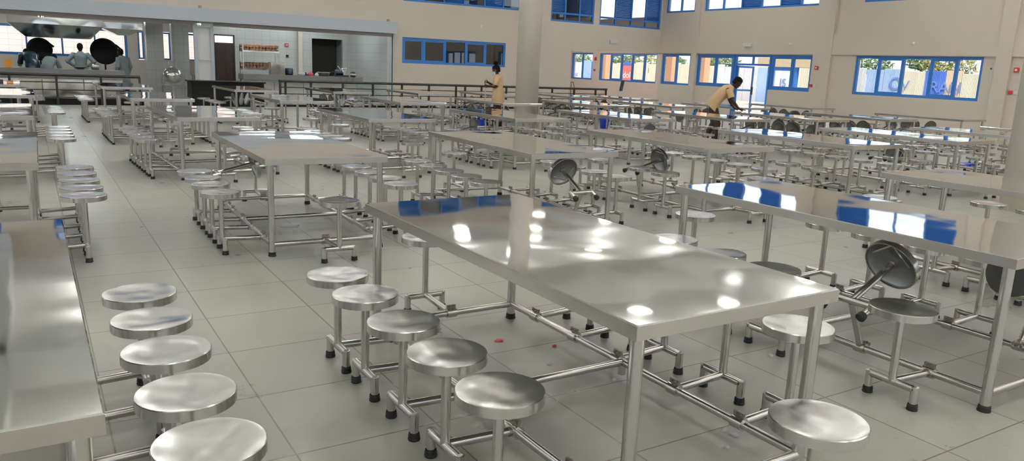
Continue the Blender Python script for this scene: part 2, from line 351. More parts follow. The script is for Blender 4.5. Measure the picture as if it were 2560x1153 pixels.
# ---------------------------------------------------------------- windows
WN = [0]
def window(axis, p, a, b, z0, z1, fr=.07, lights=None, kinds=None, transom=0, gl='glass', depth=.09, name='window'):
    """lights: pane boundaries inside a..b. kinds per light: g glass, s heavy sash, l louvred shutter"""
    WN[0] += 1
    root = struct(obj(f'{name}_{WN[0]}', None, None, (p, 0, 0) if axis == 'x' else (0, p, 0)))
    def bx(mb, u0__, u1__, w0, w1, d0, d1):
        if axis == 'x': mb.box(d0, u0__, w0, d1, u1__, w1)
        else: mb.box(u0__, d0, w0, u1__, d1, w1)
    m = MB(); bx(m, a, b, z1 - fr, z1, 0, depth); bx(m, a, b, z0, z0 + fr, 0, depth); bx(m, a, a + fr, z0 + fr, z1 - fr, 0, depth); bx(m, b - fr, b, z0 + fr, z1 - fr, 0, depth)
    m.build('window_frame', 'frame_blue', root)
    edges = [a + fr] + (lights or []) + [b - fr]
    kinds = kinds or 'g' * (len(edges) - 1)
    zt = z0 + fr
    if transom:
        m = MB(); bx(m, a + fr, b - fr, z0 + fr + transom, z0 + fr + transom + .07, .01, depth - .01)
        m.build('transom_bar', 'frame_blue', root); zt = z0 + fr + transom + .07
    for k, (u, v) in enumerate(zip(edges, edges[1:])):
        hw = .028
        if k: m = MB(); bx(m, u - hw, u + hw, z0 + fr, z1 - fr, .005, depth - .005); m.build('mullion', 'frame_blue', root)
        kd = kinds[k]
        ua, va = u + (hw if k else 0), v - (hw if v < b - fr - 1e-6 else 0)
        if kd == 's':
            s_ = .05; m = MB(); bx(m, ua, ua + s_, zt, z1 - fr, .015, .06); bx(m, va - s_, va, zt, z1 - fr, .015, .06); bx(m, ua + s_, va - s_, zt, zt + s_, .015, .06); bx(m, ua + s_, va - s_, z1 - fr - s_, z1 - fr, .015, .06)
            m.build('sash', 'frame_blue', root)
        if kd == 'l':
            m = MB(); zz = zt + .03
            while zz < z1 - fr - .02:
                if axis == 'x': m.obox(((.045), (ua + va) / 2, zz), (0, (va - ua) / 2, 0), (.022, 0, -.022), (.003, 0, .003))
                else: m.obox(((ua + va) / 2, .045, zz), ((va - ua) / 2, 0, 0), (0, .022, -.022), (0, .003, .003))
                zz += .055
            m.build('louvre', 'frame_blue', root)
        m = MB()
        bx(m, ua, va, (zt if kd != 'l' or not transom else z0 + fr) if kd != 'l' else z0 + fr, z1 - fr if kd != 'l' else zt, .04, .046)
        if kd != 'l' or transom: m.build('glass_pane', gl, root)
        if transom and kd != 'l': m = MB(); bx(m, ua, va, z0 + fr, zt - .07, .04, .046); m.build('glass_pane', gl, root)
    return root
wx = X1 + .04
window('x', wx, 12.29, 16.42, 1.08, 2.34, .085, [13.05, 13.85, 14.75, 15.6], 'gsgsg')
window('x', wx, 18.09, 19.93, 1.07, 2.33, .085, [18.98], 'ss')
window('x', wx, 21.74, 23.72, 1.07, 2.33, .085, [22.7], 'ss')
window('x', wx, 24.1, 25.83, 1.05, 2.33, .07, [24.95], 'gs')
window('x', wx, 26.15, 30.2, 1.05, 2.33, .07, [27.0, 27.85, 28.6, 29.4], 'gsgsg')
window('x', wx, 30.75, 32.5, 1.05, 2.33, .07, [31.65], 'gg')
window('x', wx, 24.1, 25.8, 4.03, 5.5, .07, [24.95], 'gg')
window('x', wx, 18.03, 23.55, 4.03, 5.5, .07, [18.9, 19.8, 20.7, 21.65, 22.6], 'gglglg'[::-1])
window('x', wx, 12.3, 16.38, 4.05, 5.5, .07, [13.3, 14.3, 15.3], 'lggl')
window('x', wx, 5.5, 9.6, 4.05, 5.5, .07, [6.5, 7.5, 8.5], 'lggl')
window('x', wx, 5.5, 9.6, 1.08, 2.34, .085, [6.5, 7.5, 8.5], 'sggs')
window('x', wx, -1, 3.2, 4.05, 5.5, .07, [0, 1, 2.2], 'lggl')
wy = Y1 + .03
window('y', wy, 11.38, 15.66, 1.48, 2.38, .075, [12.22, 13.1, 13.95, 14.8], 'ssgsg', gl='glass_dark')
window('y', wy, 11.39, 17.1, 3.62, 5.5, .07, [12.2, 13.02, 13.85, 14.7, 15.52, 16.35], 'lglglgl', gl='glass_dark')
window('y', wy, 17.68, 19.8, 3.34, 5.5, .07, [18.38, 19.1], 'lgl', .22, gl='glass_dark')
window('y', wy, 20.09, 23.4, 3.34, 5.5, .07, [20.95, 21.8, 22.6], 'glgl', .2)
window('y', wy, -6, -1, 3.62, 5.5, .07, [-4.8, -3.6, -2.4], 'lgll', gl='glass_dark')
window('y', wy, .4, 4.5, 3.62, 5.5, .07, [1.4, 2.4, 3.5], 'lgll', gl='glass_dark')
window('y', wy, 5.6, 10.2, 3.62, 5.5, .07, [6.7, 7.8, 9.0], 'lgll', gl='glass_dark')
window('y', 34.53, -6, 3.42, 1.2, 2.3, .09, [-4.4, -2.7, -1.25, .05, 1.2, 2.3], 'ggggggg')
for a, b in ((3.8, 4.02), (4.62, 5.0), (5.6, 6.0)): window('y', 34.53, a, b, 1.2, 2.28, .06)
for o in list(col.objects):
    if o.name.startswith('window_') and o.location.y == 34.53: pass
# glazed wall openings at the two unseen sides of the hall
for a, b in ((-8, -1), (.5, 8), (9.5, 16), (17.5, 22.5)): window('y', -9.13, a, b, .9, 5.6, .08, [a + (b - a) * k / 5 for k in (1, 2, 3, 4)], gl='glass')
for a, b in ((-7, 0), (2, 9), (11, 18), (19.5, 25)): window('x', -9.15, a, b, 1, 5.6, .08, [a + (b - a) * k / 5 for k in (1, 2, 3, 4)], gl='glass')
# door of the hall: blue frame, one leaf swung open outwards
d = struct(obj('door_1', None, None, (X1 + .04, 0, 0)))
MB().box(0, 19.95, 0, .09, 20.03, 2.33).box(0, 21.64, 0, .09, 21.72, 2.33).box(0, 20.03, 2.25, .09, 21.64, 2.33).box(0, 20.03, 1.93, .09, 21.64, 2.0).box(.01, 20.8, 2.0, .08, 20.86, 2.25).build('door_frame', 'frame_blue', d)
MB().box(.04, 20.03, 2.0, .046, 21.64, 2.25).build('glass_pane', 'glass', d)
lf = MB(); ang = R(8); dv = Vector((math.sin(ang) * .2 + .10, 0, 0))
lf.obox((.10, 21.6, .98), (.025, 0, 0), (0, .035, 0), (0, 0, .94)).obox((.5, 21.56, .98), (.4, -.02, 0), (0, .02, 0), (0, 0, .035)).obox((.5, 21.56, 1.88), (.4, -.02, 0), (0, .02, 0), (0, 0, .04)).obox((.5, 21.56, .08), (.4, -.02, 0), (0, .02, 0), (0, 0, .05)).obox((.9, 21.54, .98), (.035, 0, 0), (0, .02, 0), (0, 0, .94))
lf.build('door_leaf', 'frame_blue', d)
MB().box(.86, 21.50, .82, .93, 21.53, 1.12).build('door_handle', 'black_metal', d)
d = struct(obj('door_2', None, None, (6.15, 30.02, 0)))
MB().box(-.37, 0, 0, -.32, .1, 2.2).box(.32, 0, 0, .37, .1, 2.2).box(-.37, 0, 2.17, .37, .1, 2.22).box(-.32, 0, 1.88, .32, .1, 1.93).build('door_frame', 'door_wood', d)
b = MB().box(-.32, .03, .01, .32, .07, 1.88)
for x in (-.16, .16):
    for z0, z1 in ((.15, .6), (.72, 1.2), (1.3, 1.75)): b.box(x - .12, .015, z0, x + .12, .03, z1)
b.build('door_leaf', 'door_wood', d)
MB().box(-.32, .05, 1.93, .32, .056, 2.17).build('transom_light', 'lit_transom', d)

# ---------------------------------------------------------------- columns
for x, y, l_ in ((10.62, 16.52, 'tall round cream column in the middle of the hall beside the woman with the broom'), (10.60, 4.74, 'tall round cream column cut by the right edge of the photo')):
    struct(tag(MB().lathe([(.0, 0), (.29, 0), (.29, 5.55)], 40).build('column', 'column_paint', None, (x, y, 0)), l_, 'column'))

# ---------------------------------------------------------------- dining tables with attached stools
TL, TW, TH, RZ = 2.2, .973, .76, .09
def seat_me(n=32):
    m = MB()
    m.lathe([(0, -.002), (.05, -.003), (.10, -.001), (.138, .0), (.1475, -.0005)], n)
    m.mi = 1; m.lathe([(.1475, -.0005), (.1500, -.003)], n); m.lathe([(.150, -.003), (.150, -.036)], n); m.lathe([(.150, -.036), (.144, -.036)], n)
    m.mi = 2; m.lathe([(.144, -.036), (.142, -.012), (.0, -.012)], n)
    m.mi = 1; m.box(-.07, -.105, -.014, .09, -.095, -.0105).box(.08, -.095, -.014, .09, .05, -.0105)
    return m.mesh('seat', ['steel_seat', 'steel_rim', 'steel_under'])
def foot_me(r=.0225, n=12): return MB().lathe([(0, 0), (r * 1.12, 0), (r * 1.15, .008), (r, .012), (r * 1.1, .017), (r, .03), (r * .96, .032)], n).mesh('rubber_foot', 'rubber')
def stool_me(arm=.313, n=12):
    """origin on the rail axis at the clamp, arm along +x"""
    m = MB(); zc = .012; t = .019
    m.tube((0, -.03, 0), (0, .03, 0), .028, 14)
    m.mi = 1; m.box(-.006, -.028, .024, .006, .028, .05).tube((-.016, -.014, .04), (.016, -.014, .04), .006, 6).tube((-.016, .014, .04), (.016, .014, .04), .006, 6)
    m.tube((.024, 0, 0), (.034, 0, 0), .021, n); m.mi = 0
    m.tube((.02, 0, 0), (arm - .012, 0, zc), t, n)
    m.tube((arm, -.118, zc), (arm, .118, zc), t, n)
    for s in (-1, 1):
        m.tube((arm, s * .117, zc + .012), (arm, s * .117, -RZ + .02), t, n)
    m.tube((arm, 0, zc), (arm, 0, .475 - RZ - .012), t, n)
    m.mi = 1; m.tube((arm, 0, .475 - RZ - .02), (arm, 0, .475 - RZ - .0115), .026, n)
    return m.mesh('stool', ['steel_tube', 'weld'])
def top_me():
    m = MB(); w_, l_ = TW, TL; b = .004
    nx, ny = 2, 4
    xs = [0, b] + [w_ * i / nx for i in range(1, nx)] + [w_ - b, w_]; ys = [0, b] + [l_ * i / ny for i in range(1, ny)] + [l_ - b, l_]
    vv = {}
    def V(i, j):
        if (i, j) not in vv:
            z = 0 if (0 < i < len(xs) - 1 and 0 < j < len(ys) - 1) else -b
            vv[(i, j)] = len(m.v); m.v.append((xs[i] - w_ / 2, ys[j] - l_ / 2, TH + z))
        return vv[(i, j)]
    for i in range(len(xs) - 1):
        for j in range(len(ys) - 1): m.face([V(i, j), V(i + 1, j), V(i + 1, j + 1), V(i, j + 1)])
    m.mi = 1; z0, z1 = TH - .05, TH - b; x, y, t = w_ / 2, l_ / 2, .0015
    for (ax_, ay_), (bx_, by_) in (((-x, -y), (x, -y)), ((x, -y), (x, y)), ((x, y), (-x, y)), ((-x, y), (-x, -y))):
        m.add([(ax_, ay_, z1), (ax_, ay_, z0), (bx_, by_, z0), (bx_, by_, z1)], [(0, 1, 2, 3)])
        k = .985
        m.add([(ax_, ay_, z0), (ax_ * k, ay_ * k, z0), (bx_ * k, by_ * k, z0), (bx_, by_, z0)], [(0, 1, 2, 3)])
        m.add([(ax_ * k, ay_ * k, z0), (ax_ * k, ay_ * k, TH - .02), (bx_ * k, by_ * k, TH - .02), (bx_ * k, by_ * k, z0)], [(0, 1, 2, 3)])
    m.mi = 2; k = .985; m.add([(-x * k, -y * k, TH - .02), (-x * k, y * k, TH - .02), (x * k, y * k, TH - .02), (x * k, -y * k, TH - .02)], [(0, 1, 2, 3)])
    return m.mesh('tabletop', ['steel_top', 'steel_skirt', 'steel_under'])
def frame_me(n=12):
    m = MB(); x, y, r = TW / 2 - .05, TL / 2 - .05, .019
    for s in (-1, 1):
        m.tube((s * x, -y, RZ), (s * x, y, RZ), r, n, caps=False); m.tube((-x, s * y, RZ), (x, s * y, RZ), r, n, caps=False)
        m.tube((s * x, 0, RZ), (s * x, 0, .025), r, n)
    m.tube((-x, 0, RZ), (x, 0, RZ), r, n, caps=False)
    return m.mesh('base_frame', 'steel_tube')
def leg_me(n=14): return MB().tube((0, 0, .025), (0, 0, TH - .02), .0245, n).mesh('leg', 'steel_tube')
SEAT = seat_me(); FOOT = foot_me(); FOOTL = foot_me(.027); STOOL = stool_me(); STOOLE = stool_me(.345); TOP = top_me(); FRAME = frame_me(); LEG = leg_me()
SEAT_F = seat_me(18)
# distant tables: the stool and its seat in one
def far_stool_me(arm):
    m = MB(); a = stool_me(arm, 8); k = len(a.vertices)
    m.v = [tuple(v.co) for v in a.vertices]; m.f = [list(p.vertices) for p in a.polygons]; m.m = [p.material_index for p in a.polygons]; m.sm = [p.use_smooth for p in a.polygons]
    f = foot_me(n=8)
    for s in (-1, 1):
        o = len(m.v); m.v += [(v.co.x + arm, v.co.y + s * .117, v.co.z - RZ) for v in f.vertices]; m.f += [[i + o for i in p.vertices] for p in f.polygons]; m.m += [2] * len(f.polygons); m.sm += [True] * len(f.polygons)
    return m.mesh('stool', ['steel_tube', 'weld', 'rubber'])
FAR = far_stool_me(.313); FARE = far_stool_me(.345)

def make_stool(parent, x, y, rz, far, end, fold=0):
    arm = .345 if end else .313
    me = (FARE if end else FAR) if far else (STOOLE if end else STOOL)
    o = obj('stool', me, parent, (x, y, RZ))
    o.rotation_euler = (Matrix.Rotation(rz, 3, 'Z') @ Matrix.Rotation(-fold, 3, 'Y')).to_euler()
    obj('seat', SEAT_F if far else SEAT, o, (arm, 0, .475 - RZ), (0, 0, rnd.uniform(0, 6.28)))
    if not far:
        for s in (-1, 1): obj('rubber_foot', FOOT, o, (arm, s * .117, -RZ))
    return o
SY = [.80, .41, .02, -.37, -.76]
def table(i, j, x, y, a, label, folded, missing_end=()):
    far = j >= 3
    t = empty('dining_table', label, 'dining table', (x + TW / 2, y + TL / 2, 0), a, 'stainless steel dining tables with attached stools')
    obj('tabletop', TOP, t); obj('base_frame', FRAME, t)
    for sx in (-1, 1):
        for sy in (-1, 1):
            lg = obj('leg', LEG, t, (sx * (TW / 2 - .05), sy * (TL / 2 - .05), 0)); obj('rubber_foot', FOOTL, lg)
    for s in (-1, 1):
        for k, yy in enumerate(SY):
            f = folded.get(('L' if s < 0 else 'R') + str(k), 0)
            make_stool(t, s * (TW / 2 - .05), yy + rnd.uniform(-.02, .02), 0 if s > 0 else math.pi, far, False, R(f))
    for s in (-1, 1):
        f = folded.get('E' if s > 0 else 'N', 0)
        make_stool(t, rnd.uniform(-.03, .03), s * (TL / 2 - .05), s * math.pi / 2, far, True, R(f))
    return t
TABLES = [(-1, 0, -.889, 1.716, .001), (0, 0, 1.496, 1.67, .007), (1, 0, 3.707, 1.643, -.007), (2, 0, 6.131, 1.699, -.001), (3, 0, 8.40, 1.25, 0),
 (-1, 1, -.949, 5.94, -.009), (0, 1, 1.475, 5.816, -.019), (1, 1, 3.767, 5.692, -.02), (2, 1, 6.002, 5.728, -.027), (3, 1, 8.285, 5.636, -.012), (4, 1, 10.71, 5.772, .026), (5, 1, 13.15, 5.757, -.002), (6, 1, 15.47, 5.758, -.002),
 (-1, 2, -.955, 10.085, -.001), (0, 2, 1.43, 9.913, .033), (1, 2, 3.781, 9.691, -.005), (2, 2, 6.097, 9.728, -.015), (3, 2, 8.337, 9.752, -.018), (4, 2, 10.608, 9.669, -.03), (5, 2, 12.825, 9.602, .004), (6, 2, 15.197, 9.617, -.015), (7, 2, 17.902, 9.588, -.007),
 (-1, 3, -.907, 14.379, .008), (0, 3, 1.36, 13.872, .008), (1, 3, 3.74, 13.803, -.006), (2, 3, 6.004, 13.73, -.016), (3, 3, 8.334, 13.845, -.005), (4, 3, 10.59, 13.629, .001), (5, 3, 12.795, 13.608, -.011), (6, 3, 14.851, 13.262, -.029), (7, 3, 17.759, 13.504, -.009),
 (-1, 4, -1.119, 18.263, 0), (0, 4, 1.264, 18.23, .009), (1, 4, 3.832, 17.953, .026), (2, 4, 6.123, 18.014, .008), (3, 4, 8.285, 17.832, -.027), (4, 4, 10.438, 17.601, .001), (5, 4, 12.855, 17.812, .015), (6, 4, 14.336, 16.9, .109)]
def F(s, a=75):
    out = {}
    for q in s.split(): out[q] = a + rnd.uniform(-6, 5)
    return out
ALL = lambda s: ' '.join(s + str(k) for k in range(5))
FOLD = {(1, 0): dict(L3=62, R4=62), (1, 1): dict(N=64), (2, 1): dict(L2=74), (0, 1): dict(L0=76), (4, 1): dict(L2=84), (2, 2): dict(L0=76), (3, 2): dict(R4=72),
 (5, 2): F(ALL('L') + ' R0 R1 R2'), (6, 2): F('L0 L1 L2 L3 R0 R1 R2'), (7, 2): F('L0 L1 R0 R1 R2'), (7, 3): F(ALL('L') + ' ' + ALL('R')), (6, 3): F('L0 L1 R0'), (5, 3): F('L0 L1 L2 R0 R1 R4'), (4, 3): F('L0 L1 L2 R0 R1'), (3, 3): F(ALL('L')),
 (5, 4): F(ALL('L')), (4, 4): F('L0 L1 L2'), (3, 4): F('L0 L2 R1'), (2, 4): F('L0 L1 L2 L3 R1 R2'), (1, 4): F('L1 R0 R1'), (6, 4): F('L0 L1 L2')}
LB = {(-1, 0): 'steel canteen table cut by the left edge of the photo, front row', (0, 0): 'large steel canteen table in the front middle, nearest to the camera',
 (1, 0): 'long steel canteen table in the front row, one stool tipped up beneath it',
 (2, 0): 'steel canteen table at the right edge, its top running under the right column', (3, 0): 'steel canteen table mostly outside the right edge of the photo'}
ORD = ['first', 'second', 'third', 'fourth', 'fifth', 'sixth', 'seventh', 'eighth', 'ninth', 'tenth']
def label_for(i, j):
    if (i, j) in LB: return LB[(i, j)]
    row = {1: 'second row from the front', 2: 'third row from the front', 3: 'fourth row from the front', 4: 'farthest row, by the railing'}[j]
    return f'steel canteen table with round stools, {row}, {ORD[i + 1]} from the left'
for i, j, x, y, a in TABLES: table(i, j, x, y, a, label_for(i, j), FOLD.get((i, j), {}))

# ---------------------------------------------------------------- railings, kerb, black counter
def railing(x0, x1, posts, label, step_posts=()):
    t = empty('ramp_railing', label, 'railing', ((x0 + x1) / 2, 24.3, 0)); cx = (x0 + x1) / 2
    MB().tube((x0 - cx, 0, .79), (x1 - cx, 0, .79), .04, 10).build('handrail', 'black_metal', t)
    for z in (.20, .40, .60): MB().tube((x0 - cx, 0, z), (x1 - cx, 0, z), .014, 6).build('rail', 'black_metal', t)
    for p in posts: MB().box(p - cx - .028, -.028, 0, p - cx + .028, .028, .79).build('post', 'black_metal', t)
    return t
railing(-6, 2.68, [-5.7, -4.65, -3.6, -2.55, -1.5, -.42, .64, 1.7, 2.66], 'black metal ramp railing in front of the left kitchen opening')
railing(6.55, 19.35, [6.59, 6.75, 7.55, 8.59, 9.61, 10.64, 11.64, 12.68, 13.04, 13.7, 14.73, 15.75, 16.75, 17.77, 18.8, 19.31], 'long black metal railing along the back wall, passing behind the central column')
struct(MB().box(-6, 24.34, 0, 2.75, 24.5, .17).build('trim_5', 'black_granite'))
struct(MB().box(6.5, 24.34, 0, 19.4, 24.5, .06).build('trim_6', 'black_granite'))
t = empty('black_serving_counter', 'low black counter on the hall floor between the two railings', 'counter', (4.95, 24.5, 0))
MB().box(-.95, -.4, 0, 1.1, .35, .70).build('body', 'black_granite', t); MB().box(-1.0, -.45, .70, 1.15, .4, .735).build('worktop', 'black_granite', t)

# ---------------------------------------------------------------- kitchen fittings
t = empty('kitchen_counter', 'grey granite serving counter with steel front panels in the left kitchen opening', 'counter', (-.8, 26.7, 0))
MB().box(-4.2, -.35, .66, 3.3, .4, .9).build('worktop', 'granite', t)
for k in range(7): MB().box(-4.15 + k * 1.06, -.16, .05, -3.12 + k * 1.06, -.12, .62).build('front_panel', 'steel_cream_reflection', t)
MB().box(-4.15, -.18, .60, 3.25, .3, .66).build('shelf_edge', 'white_plastic', t)
t = empty('kitchen_counter', 'grey granite counter crowded with bags and appliances in the right kitchen opening', 'counter', (8.0, 26.7, 0))
MB().box(-2.03, -.35, .74, 2.05, .4, .92).build('worktop', 'granite', t)
for k in range(4): MB().box(-1.95 + k * .98, -.1, .02, -.99 + k * .98, -.04, .70).build('front_panel', 'tile_white' if k != 3 else 'steel_kitchen', t)
MB().box(-1.95, -.14, .68, 1.97, .3, .74).build('shelf_edge', 'white_plastic', t)
# exhaust hood: two joined sheet steel canopies
t = empty('exhaust_hood', 'crumpled shiny steel exhaust hood hanging in the left kitchen', 'exhaust hood', (1.3, 29.3, 0))
def canopy(x0, x1, y0, y1, zb, zt, nm):
    m = MB(); xm = (x0 + x1) / 2
    m.add([(x0, y0, zt), (x1, y0, zt), (x1, y1, zt), (x0, y1, zt), (x0, y0, zt - .2), (x1, y0, zt - .2), (x1, y1, zt - .2), (x0, y1, zt - .2),
           (x0 + .45, y0 + .25, zb), (x1 - .35, y0 + .25, zb + .02), (x1 - .35, y1 - .25, zb), (x0 + .45, y1 - .25, zb)],
          [(0, 4, 5, 1), (1, 5, 6, 2), (2, 6, 7, 3), (3, 7, 4, 0), (4, 8, 9, 5), (5, 9, 10, 6), (6, 10, 11, 7), (7, 11, 8, 4), (8, 11, 10, 9), (0, 1, 2, 3)])
    m.build(nm, 'steel_kitchen', t)
canopy(-1.72, .85, -.95, .3, 1.80, 2.40, 'canopy'); canopy(.85, 2.0, -.8, .3, 1.98, 2.38, 'canopy')
MB().tube((-.9, -.75, 1.98), (-.1, -.75, 1.98), .012, 6).tube((-.8, .3, 2.3), (-.8, .3, KH), .08, 8).build('duct', 'steel_kitchen', t)
# big round lids of the cooking kettles, tipped upright
for x, z, r_, l_, tz in ((.38, 1.45, .36, 'large black round kettle lid raised at the left of the kitchen', 0), (2.22, 1.46, .43, 'large black round kettle lid raised beside the cook with the bare head', .15)):
    t = empty('cooking_kettle', l_.replace('kettle lid raised', 'lid raised over a cooking kettle'), 'cooking kettle', (x, 29.3, 0))
    MB().lathe([(0, .12), (.30, .16), (.46, .40), (.48, .78), (.50, .80), (.46, .80), (.42, .45), (0, .2)], 28, (0, .35, 0)).build('kettle_bowl', 'steel_kitchen', t)
    MB().tube((-.4, .35, 0), (-.4, .35, .5), .03).tube((.4, .35, 0), (.4, .35, .5), .03).tube((0, .7, 0), (0, .7, .5), .03).build('stand', 'steel_tube', t)
    n_ = Vector((tz, -1, .22)).normalized()
    MB().lathe([(0, .05), (r_ * .4, .04), (r_ * .8, .01), (r_, -.02), (r_ * 1.01, -.05), (r_ * .8, -.12), (r_ * .4, -.17), (0, -.18)], 32, (0, -.02, z), axis=n_).build('lid', 'pot_black', t)
    MB().tube((0, .15, .8), (0, .05, z), .025).build('hinge_arm', 'black_metal', t)
    MB().tube((r_ * .75, -.03, z + r_ * .5), (r_ * 1.1, -.03, z + r_ * .2), .03, 8).build('lid_handle', 'pot_black', t)
# spherical boiling pan on its stand
t = empty('boiling_pan', 'round dented steel boiling pan on a tubular stand in the kitchen doorway', 'boiling pan', (4.06, 27.9, 0))
MB().lathe([(0, .50), (.10, .51), (.22, .58), (.29, .70), (.30, .80), (.26, .92), (.18, 1.0), (.1, 1.04), (0, 1.05)], 28).build('pan_body', 'steel_kitchen', t)
b = MB()
for sx in (-1, 1):
    for sy in (-1, 1): b.tube((sx * .32, sy * .2, 0), (sx * .30, sy * .2, .78), .016, 8)
    b.tube((sx * .32, -.2, .44), (sx * .32, .2, .44), .014, 8)
b.tube((-.32, -.2, .44), (.36, -.2, .44), .014, 8).tube((-.32, .2, .44), (.36, .2, .44), .014, 8)
b.build('stand', 'steel_tube', t)
MB().tube((-.12, 0, 1.0), (-.12, 0, 1.2), .012, 6).tube((.12, 0, 1.0), (.12, 0, 1.2), .012, 6).tube((-.12, 0, 1.2), (.12, 0, 1.2), .012, 6).build('lid_handle', 'steel_tube', t)
MB().tube((.38, -.2, 0), (.42, -.2, .6), .012, 6).tube((.42, -.2, .6), (.34, -.2, .72), .012, 6).build('drain_pipe', 'steel_tube', t)
# bread rack
t = empty('bread_rack', 'steel rack with two shelves of wrapped bread loaves by the brown door', 'rack', (7.05, 28.6, 0))
for sx in (-.62, .62):
    for sy in (-.22, .22): MB().box(sx - .02, sy - .02, 0, sx + .02, sy + .02, 1.94 if sy > 0 else 1.90).build('upright', 'steel_tube', t)
for z in (.35, 1.05, 1.66): MB().box(-.63, -.25, z - .02, .63, .25, z).box(-.63, -.25, z, .63, -.235, z + .03).build('shelf', 'steel_kitchen', t)
loaf = None
for sh_, (zb, g_) in enumerate(((1.66, 'wrapped loaves on the top shelf of the bread rack'), (1.05, 'wrapped loaves on the lower shelf of the bread rack'))):
    for lay in range(2):
        for k in range(11):
            if loaf is None:
                m = MB(); m.mi = 0
                m.loft([((0, -.17, .0 + .055), (.050, 0, 0), (0, 0, .045)), ((0, -.15, .058), (.054, 0, 0), (0, 0, .055)), ((0, 0, .06), (.055, 0, 0), (0, 0, .06)), ((0, .15, .058), (.054, 0, 0), (0, 0, .055)), ((0, .17, .055), (.05, 0, 0), (0, 0, .045))], 12, power=3)
                m.mi = 1; m.loft([((0, -.08, .06), (.0565, 0, 0), (0, 0, .0615)), ((0, .06, .06), (.0565, 0, 0), (0, 0, .0615))], 12, power=3, caps=False)
                loaf = m.build('bread_loaf', ['loaf', 'loaf_wrap']); o = loaf
            else:
                o = loaf.copy(); col.objects.link(o)
            o.location = (6.49 + k * .112 + rnd.uniform(-.006, .006), 28.58, zb + lay * .122); o.rotation_euler = (0, 0, rnd.uniform(-.08, .08))
            tag(o, f"wrapped brown loaf in the {'upper' if lay else 'lower'} layer on the {'top' if sh_ == 0 else 'lower'} shelf of the bread rack", 'bread loaf', f"{'upper' if lay else 'lower'} layer of {g_}")
# things on the right counter
t = empty('steel_dispenser', 'square shiny steel container standing on the left end of the right counter', 'container', (7.12, 26.62, .92))
MB().box(-.23, -.16, 0, .23, .16, .38).build('body', 'steel_kitchen', t); MB().box(-.24, -.17, .38, .24, .17, .41).build('lid', 'steel_tube', t)
tag(MB().lathe([(0, 0), (.13, 0), (.15, .06), (.15, .22), (.13, .23), (0, .2)], 20).build('dark_pot', 'iron_teal', None, (7.55, 26.75, .92)), 'dark squat pot just right of the square steel container', 'pot')
def bag(x, y, w_, h_, m_, l_, seed):
    q = random.Random(seed); m = MB(); rings = []
    for k in range(6):
        f_ = k / 5; s_ = math.sin(math.pi * min(.97, .25 + f_ * .7)) * (1 + q.uniform(-.15, .15))
        rings.append(((q.uniform(-.01, .01), 0, h_ * f_), (w_ * s_, 0, 0), (0, w_ * .7 * s_, 0)))
    m.loft(rings, 12); tag(m.build('plastic_bag', m_, None, (x, y, .92)), l_, 'bag')
bag(7.95, 26.62, .13, .15, 'paper', 'crumpled clear plastic bag on the right counter, left of the red one', 1)
bag(8.26, 26.6, .10, .14, 'pink_paper', 'crumpled red and white plastic bag on the right counter', 2)
bag(8.48, 26.62, .08, .11, 'white_plastic', 'small white plastic bag on the right counter, beside the basin', 3)
t = empty('serving_basin', 'wide steel basin with a long handle on the right counter', 'basin', (8.75, 26.72, .92))
MB().lathe([(0, 0), (.17, 0), (.22, .12), (.24, .125), (.235, .135), (.21, .13), (.16, .02), (0, .015)], 24).build('bowl', 'steel_kitchen', t); MB().tube((.2, 0, .13), (.42, .05, .16), .012, 6).build('handle', 'black_metal', t)
tag(MB().tube((-.12, 0, .02), (.12, .04, .02), .02, 8).lathe([(0, 0), (.05, 0), (.07, .08), (.06, .1), (0, .1)], 12, (-.14, 0, 0)).build('hand_ladle', 'black_metal', None, (8.3, 26.95, .92)), 'black ladle lying over the bags on the right counter', 'ladle')
t = empty('meat_slicer', 'grey and teal slicing machine on the right counter', 'slicing machine', (9.35, 26.66, .92))
MB().box(-.22, -.14, 0, .24, .14, .05).build('base', 'black_metal', t)
MB().tube((-.2, 0, .14), (.02, 0, .14), .09, 18).build('motor', 'iron_teal', t)
MB().tube((.02, -.01, .17), (.06, -.01, .17), .12, 24).build('blade', 'steel_kitchen', t)
MB().obox((.13, 0, .18), (.05, 0, .10), (0, .05, 0), (-.03, 0, .02)).tube((.12, 0, .26), (.22, 0, .30), .03, 8).build('guard', 'steel_tube', t)
MB().tube((-.02, 0, .26), (-.12, -.02, .36), .012, 6).build('handle', 'white_plastic', t)
t = empty('rice_cooker', 'small black and silver cooker on the right end of the right counter', 'cooker', (9.78, 26.62, .92))
MB().lathe([(0, 0), (.085, 0), (.10, .03), (.10, .12), (.085, .16), (0, .18)], 20).build('body', 'black_metal', t); MB().lathe([(.101, .06), (.104, .07), (.104, .11), (.101, .12)], 20).build('band', 'white_plastic', t)
for x in (9.4, 9.75):
    pass
m = MB()
for k in range(8):
    a0, a1 = k / 8, (k + 1) / 8
    m.tube((9.2 + .3 * a0, 26.345, .93 - .22 * math.sin(math.pi * a0)), (9.2 + .3 * a1, 26.345, .93 - .22 * math.sin(math.pi * a1)), .005, 5)
m.tube((9.72, 26.345, .92), (9.58, 26.34, .70), .005, 5)
tag(m.build('power_cord', 'black_metal'), 'black power cord drooping over the front of the right counter', 'cord')
tag(MB().box(-.09, -.09, 0, .09, .09, .02).box(-.08, -.08, .02, .08, .08, .24).build('orange_crate', 'orange_plastic', None, (-.45, 26.75, .90)), 'orange plastic container on the left end of the kitchen counter', 'container')
t = empty('mixing_bowl', 'shallow steel bowl on the kitchen counter near the cook with arms akimbo', 'bowl', (1.35, 26.9, .9))
MB().lathe([(0, 0), (.08, 0), (.2, .07), (.205, .075), (.19, .07), (.07, .01), (0, .01)], 20).build('bowl', 'steel_kitchen', t)
